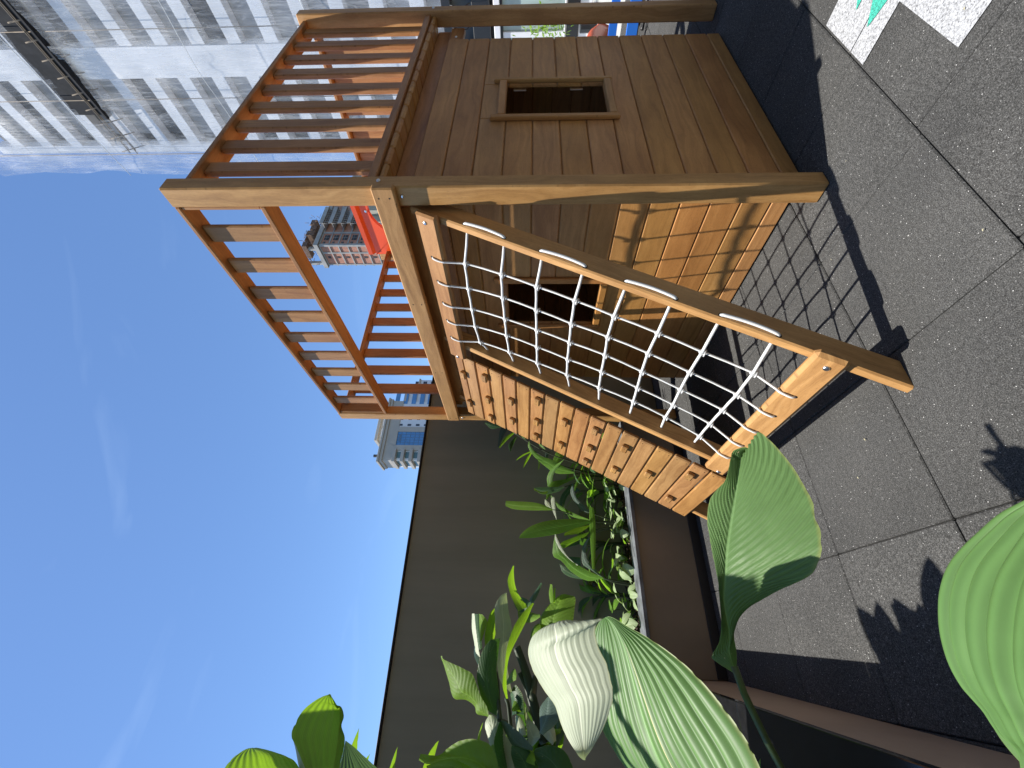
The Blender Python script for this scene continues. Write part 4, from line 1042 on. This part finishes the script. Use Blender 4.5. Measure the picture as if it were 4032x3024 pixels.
TB=root('unfinished_tower',(cx,cy,0),'unfinished red block and concrete tower topped by timber formwork and scaffolding','building')
FP=2.86; nfl=int(ZB//FP)
b=MB(); b.bb(cx+.25,cx+30,cy+.25,yl-.2,0,ZB-1.4,ch=.02,grain=2); b.build('masonry',BRICK,TB)
b=MB()
for k in range(nfl):
    z=ZB-1.4-k*FP
    b.bb(cx+.03,cx+30.2,cy+.02,yl+.02,z-.36,z,ch=.02)
for yy in (cy+.02,cy+W*.34,yl-.75): b.bb(cx+.0,cx+.8,yy,yy+.5,0,ZB-1.4,ch=.02)
for xx in (cx+.02,cx+5.5): b.bb(xx,xx+.6,cy-.02,cy+.6,0,ZB-1.4,ch=.02)
b.bb(cx-.5,cx+30.5,cy-.5,yl+.5,ZB-1.35,ZB,ch=.05)
b.build('concrete_frame',CONC,TB)
for k in range(nfl):
    z=ZB-1.4-k*FP
    if z<25: break
    b=MB(); b.bb(cx+.12,cx+.26,cy+W*.55,cy+W*.55+.7,z-2.0,z-1.1,ch=.01); b.build('window',DARKW,TB)
    for xx,w_,h_ in ((cx+1.2,.6,.7),(cx+2.6,2.2,1.5)):
        b=MB(); b.bb(xx,xx+w_,cy+.12,cy+.26,z-.9-h_,z-.9,ch=.01); wn=b.build('window',DARKW,TB)
        b=MB(); b.bb(xx+w_*.48,xx+w_*.52,cy+.08,cy+.12,z-.9-h_,z-.9,ch=.005); b.bb(xx,xx+w_,cy+.08,cy+.12,z-.95-h_*.4,z-.88-h_*.4,ch=.005); b.build('window_frame',CONC,wn)
    b=MB(); b.bb(cx+7.0,cx+15,cy-2.6,cy+.02,z-.55,z-.35,ch=.02); b.bb(cx+7.0,cx+15,cy-2.6,cy-2.45,z-.35,z+.7,ch=.02); bl=b.build('balcony',CONC,TB)
    b=MB()
    for q in range(9): b.tube([(cx+7.0+q,cy-2.3,z-.4),(cx+7.0+q,cy-2.3,z-2.6)],.05,5)
    b.tube([(cx+7.0,cy-2.3,z-1.6),(cx+15,cy-2.3,z-1.6)],.05,5); b.tube([(cx+7.0,cy-2.3,z-.9),(cx+15,cy-2.3,z-.9)],.05,5); b.build('scaffold',CONC,bl)
for q in range(2):
    b=MB(); b.bb(cx+.2,cx+1.2,yl-1.0-q*5.6,yl-.2-q*5.6,ZB,ZB+4.8,ch=.03); b.build('roof_column',CONC,TB)
TIM=plain('formwork_timber',(.16,.10,.07),.9,0,2,.4)
b=MB()
for q in range(150):
    x=cx+random.uniform(-.3,14); y=cy+random.uniform(-.8,W-1.6); z=ZB+random.uniform(.1,4.6); L=random.uniform(.8,3.2)
    a=random.choice(((1,0,0),(0,1,0),(0,0,1),(.7,.2,.7),(0,.7,.7)))
    b.tube([(x,y,z),(x+a[0]*L,y+a[1]*L,min(z+a[2]*L,ZB+5.5))],random.uniform(.04,.09),5)
for q in range(5): b.bb(cx+2.6*q,cx+2.2+2.6*q,cy+.4,cy+W-3,ZB+1.5+random.uniform(0,2.2),ZB+1.7+random.uniform(1.9,2.6),ch=.02)
b.build('formwork',TIM,TB)
b=MB(); b.tube([(cx+1,cy+1.0,ZB+4),(cx,cy+1.6,ZB+6.6)],.08,6); b.tube([(cx,cy+1.6,ZB+6.6),(cx,cy+1.6,ZB+1)],.02,5); b.build('hoist',DARKW,TB)
# grey apartment block half hidden behind the corner post, lower right of the brick tower
GB=along(870,60); GR=root('apartment_building',(GB.x,GB.y,0),'low cream stepped building right of the brick tower above the slide','building')
zz=zat(1400,60)
CREAM=plain('cream_render',(.52,.50,.40),.8,0,.3,.1)
b=MB(); b.bb(GB.x,GB.x+30,GB.y+.0,GB.y+3.2,0,zz,ch=.02)
b.bb(GB.x+1.5,GB.x+30,GB.y-.8,GB.y-.02,0,zz+.8,ch=.02); b.bb(GB.x+4,GB.x+30,GB.y-2.0,GB.y-.85,0,zz+2.2,ch=.02); b.build('walls',CREAM,GR)
b=MB(); b.bb(GB.x-.1,GB.x-.02,GB.y+.2,GB.y+1.0,5,zz-.5,ch=.01); b.bb(GB.x-.1,GB.x-.02,GB.y+2.0,GB.y+2.6,5,zz-1.2,ch=.01); b.build('grey_strip',GREYF,GR)  # two upright grey strips in front of the wall
# ================================================================ pale tower with the arched blue window
c1=along(1818,130); X,Y=c1.x,c1.y
def xat(ny): return hit(1600,ny,Vector((0,Y,0)),Vector((0,1,0))).x
ZW=zat(1486,130); XR=xat(1492)
TW=root('pale_tower',(X,Y,0),'pale beige and white office tower with a tall arched blue glass window','building')
BEI=plain('beige_stone',(.46,.42,.36),.75,0,.3,.06); WHT=plain('white_render',(.72,.74,.76),.7,0,.2,.04); BGL=plain('blue_glass',(.10,.26,.50),.12,0,.4,.15)
b=MB(); YD=hit(1600,1840,Vector((X,0,0)),Vector((1,0,0))).y
b.bb(X,XR-9,Y,YD,0,ZW-1.5,ch=.02); b.bb(XR-9,XR-4.5,Y+.3,YD,0,ZW-4.5,ch=.02); b.bb(XR-4.5,XR,Y+.6,YD,0,ZW-8.5,ch=.02); b.build('walls',WHT,TW)
b=MB(); b.bb(X-.7,XR-8.6,Y-.7,YD,ZW-1.2,ZW-.3,ch=.05); b.bb(X-1.1,XR-8.3,Y-1.1,YD+.3,ZW-.3,ZW+.35,ch=.05)
b.bb(X-.3,XR-9,Y-.25,YD,ZW-4.6,ZW-1.2,ch=.05); b.bb(XR-9,XR-4.3,Y-.1,YD,ZW-5.2,ZW-4.5,ch=.05); b.bb(XR-4.5,XR+.3,Y+.2,YD,ZW-9,ZW-8.4,ch=.05)
b.build('cornice',BEI,TW)
xa0,xa1=xat(1755),xat(1702); xb0,xb1=xat(1775),xat(1683)
# beige bay round the arched window
zA=zat(1523,132); rA=(xa1-xa0)/2; cA=(xa0+xa1)/2
b=MB()
pts=[(cA+rA*math.cos(math.pi*i/24),zA-rA+rA*math.sin(math.pi*i/24)) for i in range(25)]
n=25
outer_=[(xb1,0)]+[(xb1,ZW-4.65)]+[(xb0,ZW-4.65)]+[(xb0,0)]
b.bb(xb0,xa0,Y-.5,Y+.02,0,ZW-4.65,ch=.02); b.bb(xa1,xb1,Y-.5,Y+.02,0,ZW-4.65,ch=.02)
vs=[];
for yv in (Y-.5,Y+.02):
    vs+=[(p[0],yv,p[1]) for p in pts]+[(p[0],yv,ZW-4.65) for p in pts]
fs=[(i,i+1,n+i+1,n+i) for i in range(n-1)]+[(2*n+i,3*n+i,3*n+i+1,2*n+i+1) for i in range(n-1)]+[(i,2*n+i,2*n+i+1,i+1) for i in range(n-1)]
b.add(vs,fs); b.build('arched_bay',BEI,TW)
b=MB(); poly=[(p[0],p[1]) for p in pts]+[(xa0,0),(xa1,0)]
b.prism([(p[0]-cA,p[1]) for p in poly],(1,0,0),(0,0,1),(0,1,0),.05,(cA,Y-.2,0)); aw=b.build('arched_window',BGL,TW)
b=MB(); MUL=plain('blue_grey_mullion',(.10,.18,.28),.5)
for i in range(1,5): 
    xx=xa0+(xa1-xa0)*i/5; zt=zA-rA+math.sqrt(max(0,rA*rA-(xx-cA)**2)); b.bb(xx-.06,xx+.06,Y-.27,Y-.205,20,zt,ch=.005)
z_=zA-.8
while z_>22:
    hw=rA if z_<zA-rA else math.sqrt(max(0,rA*rA-(z_-zA+rA)**2)); b.bb(cA-hw,cA+hw,Y-.26,Y-.206,z_-.06,z_+.06,ch=.005); z_-=1.45
b.bb(cA-1.0,cA+1.3,Y-.30,Y-.262,zat(1570,132),zat(1560,132),ch=.005)
b.build('mullion',MUL,aw)
WD=plain('dark_window_glass',(.05,.06,.08),.2)
for nx in (1540,1573,1607,1640,1672,1705):
    z=zat(nx,138)
    for ny,w_,h_ in ((1673,.7,1.2),(1645,1.5,1.1)):
        xx=xat(ny); b=MB(); b.bb(xx-w_/2,xx+w_/2,Y-.05,Y-.02,z-h_,z,ch=.005); wn=b.build('window',WD,TW)
    xx=xat(1568); b=MB(); b.bb(xx-2.2,xx+2.2,Y-.08,Y-.02,z-1.5,z,ch=.005); b.build('blue_window',BGL,TW)
    if nx>1590:
        xx=xat(1506); b=MB(); b.bb(xx-.8,xx+.8,Y+.53,Y+.57,z-1.3,z,ch=.005); b.build('window',WD,TW)
# balcony bay on the left corner
for nx in (1543,1577,1611,1645,1680):
    z=zat(nx,130); b=MB(); b.bb(X-1.0,X+3.3,Y-1.3,Y-.02,z-.9,z+.1,ch=.05); b.bb(X-1.0,X-.02,Y-.02,YD-1,z-.9,z+.1,ch=.05); bl=b.build('balcony',BEI,TW)
    b=MB(); b.bb(X+.6,X+2.6,Y-.10,Y-.03,z-2.6,z-1.0,ch=.005); b.bb(X-.10,X-.03,Y+1,Y+5,z-2.6,z-1.0,ch=.005); b.build('window',plain('green_glass',(.10,.18,.19),.2),bl)
xp0,xp1=xat(1706),xat(1650); zp=zat(1462,137)
b=MB(); b.bb(xp0,xp1+3,Y+5,Y+9,ZW,zp,ch=.05); b.bb(xp0-.8,xp1+3.8,Y+4.2,Y+9.8,zp-.9,zp,ch=.05); b.build('penthouse',BEI,TW)
b=MB(); b.bb(xp0+1,xp0+4,Y+4.9,Y+5,ZW+1,zp-1.6,ch=.02); b.bb(xp0+5,xp0+8,Y+4.9,Y+5,ZW+1,zp-1.6,ch=.02); b.build('panel',WHT,TW)
b=MB(); b.prism([(0,0),(1.6,.3),(1.6,.9),(.6,.9),(0,.5)],(1,0,0),(0,0,1),(0,1,0),.05,(xp0+1.6,Y+4.83,ZW+1.6)); b.build('red_mark',REDP,TW)
b=MB(); b.cyl((X+1.4,Y+.5,ZW+1.2),(0,0,1),.45,1.5,10); b.build('roof_lamp',DARKW,TW)
# ================================================================ glazed pavilion behind the far post
random.seed(13)
PV=root('glazed_pavilion',(10.5,1.0,0),'glazed shopfront with white and black frames seen past the far post','building')
BLK=plain('black_frame',(.015,.015,.016),.4); WFR=plain('white_frame',(.75,.75,.76),.4); GLS=plain('glass_painted_reflections',(.34,.42,.40),.08,0,1.2,.3)  # green reflections put into the mottled, opaque glass colour
y0,y1=-5,4.4
b=MB(); b.bb(10.6,14,y0,y1,0,2.9,ch=.01); b.build('interior',plain('dim_interior',(.10,.11,.11),.8,0,1.5,.5),PV)
b=MB(); b.bb(10.35,10.62,y0,y1,2.72,2.9,ch=.01); b.bb(10.40,10.6,y0,y1,1.97,2.32,ch=.01); b.bb(10.40,10.6,y0,y1,.24,.49,ch=.01)
b.bb(10.41,10.6,y0,y1,1.735,1.775,ch=.005)
b.build('black_frame',BLK,PV)
b=MB(); b.bb(10.38,10.6,y0,y1,1.78,1.90,ch=.01); b.bb(10.45,10.6,y0,y1,0,.235,ch=.01); b.bb(10.42,10.6,y0,y1,.495,.52,ch=.005); b.build('white_frame',WFR,PV)
b=MB(); b.bb(10.5,10.53,y0,y1,.525,1.73,ch=.003); b.build('glass_pane',GLS,PV)
b=MB()
for k in range(12): yy=y0+.4+.8*k; b.bb(10.44,10.498,yy,yy+.09,.525,1.73,ch=.004)
b.build('mullion',WFR,PV)
for k in range(7):
    b=MB(); yy=2.2+.35*k; b.tube(catmull([(10.33,yy,2.33),(10.28,yy+.05,2.5),(10.33,yy+.02,2.72)],8),.012,6); b.build('hook',BLK,PV)
# small tree in front of the glass
TR=root('potted_shrub',(9.6,3.0,0),'small bright green shrub in front of the pavilion glass','shrub')
b=MB(); b.cyl((9.6,3.0,.14),(0,0,1),.16,.28,16); b.build('pot',BLACKP,TR)
b=MB()
for _ in range(260):
    p=Vector((9.6,3.0,.9))+Vector((random.gauss(0,.13),random.gauss(0,.13),random.gauss(0,.22))); d=Vector((random.gauss(0,1),random.gauss(0,1),random.gauss(0,1))).normalized(); s=d.orthogonal().normalized()
    b.add([p,p+d*.05+s*.02,p+d*.1,p+d*.05-s*.02],[(0,1,2,3)],[(0,0),(.5,1),(1,0),(.5,-1)])
b.build('foliage',LF_SUN,TR)
b=MB(); b.tube([(9.6,3,.25),(9.61,3.0,.9)],.012,6); b.build('trunk',TWIG,TR)
# blue and black slatted lounger beside the tower
LG=root('slatted_lounger',(5.0,1.2,0),'blue and black slatted lounger standing on the terrace beyond the far post','lounger')
def lpt(nx,ny,t): return pix(nx,ny,t)
b=MB()
for nx0,nx1,t in ((2391,2425,4.6),(2461,2505,4.3)):
    A_=lpt(nx0,150,t); B_=lpt(nx1,150,t); zc=(A_.z+B_.z)/2; h=abs(A_.z-B_.z)
    b.prism([(0,0),(1.6,0),(1.6,h),(.05,h*.9)],(.12,-1,0),(0,0,1),(1,.12,0),.035,(A_.x,A_.y+.12,zc-h/2))
b.build('blue_panel',BLUEP,LG)
b=MB()
zt=lpt(2440,120,4.5).z
for k in range(7):
    t_=4.25; q=lpt(2528+k*18,118,t_)
    b.tube(catmull([(q.x,q.y+.0,q.z),(q.x+.02,q.y-.06,q.z-.004),(q.x+.1,q.y-1.4,q.z)],12),.016,8)
q=lpt(2440,110,4.5); b.bb(q.x+.05,q.x+.11,q.y-1.5,q.y+.02,.02,.06,ch=.01)
for yy in (q.y-.25,q.y-1.2): b.bb(q.x+.05,q.x+.10,yy-.04,yy,.0,zt,ch=.01)
b.build('frame',BLACKP,LG)
# dark rubber edging step beyond the tiles

# ================================================================ unseen block added behind the camera to shut off that side of the sky
NB=root('added_sky_blocker',(0,-6.5,0),'unseen grey rendered block with windows, added behind the camera to shut off part of the sky','building')
b=MB(); b.bb(-16,16,-16,-6.5,0,17,ch=.03); b.build('walls',plain('grey_block_render',(.27,.265,.25),.85,0,.4,.15),NB)
for i in range(5):
    for k in range(8):
        b=MB(); b.bb(-14+k*3.6,-12.2+k*3.6,-6.49,-6.44,1.1+i*3.1,2.7+i*3.1,ch=.01); b.build('window',DARKW,NB)
for o in bpy.data.objects:
    if '_o' in o: del o['_o']
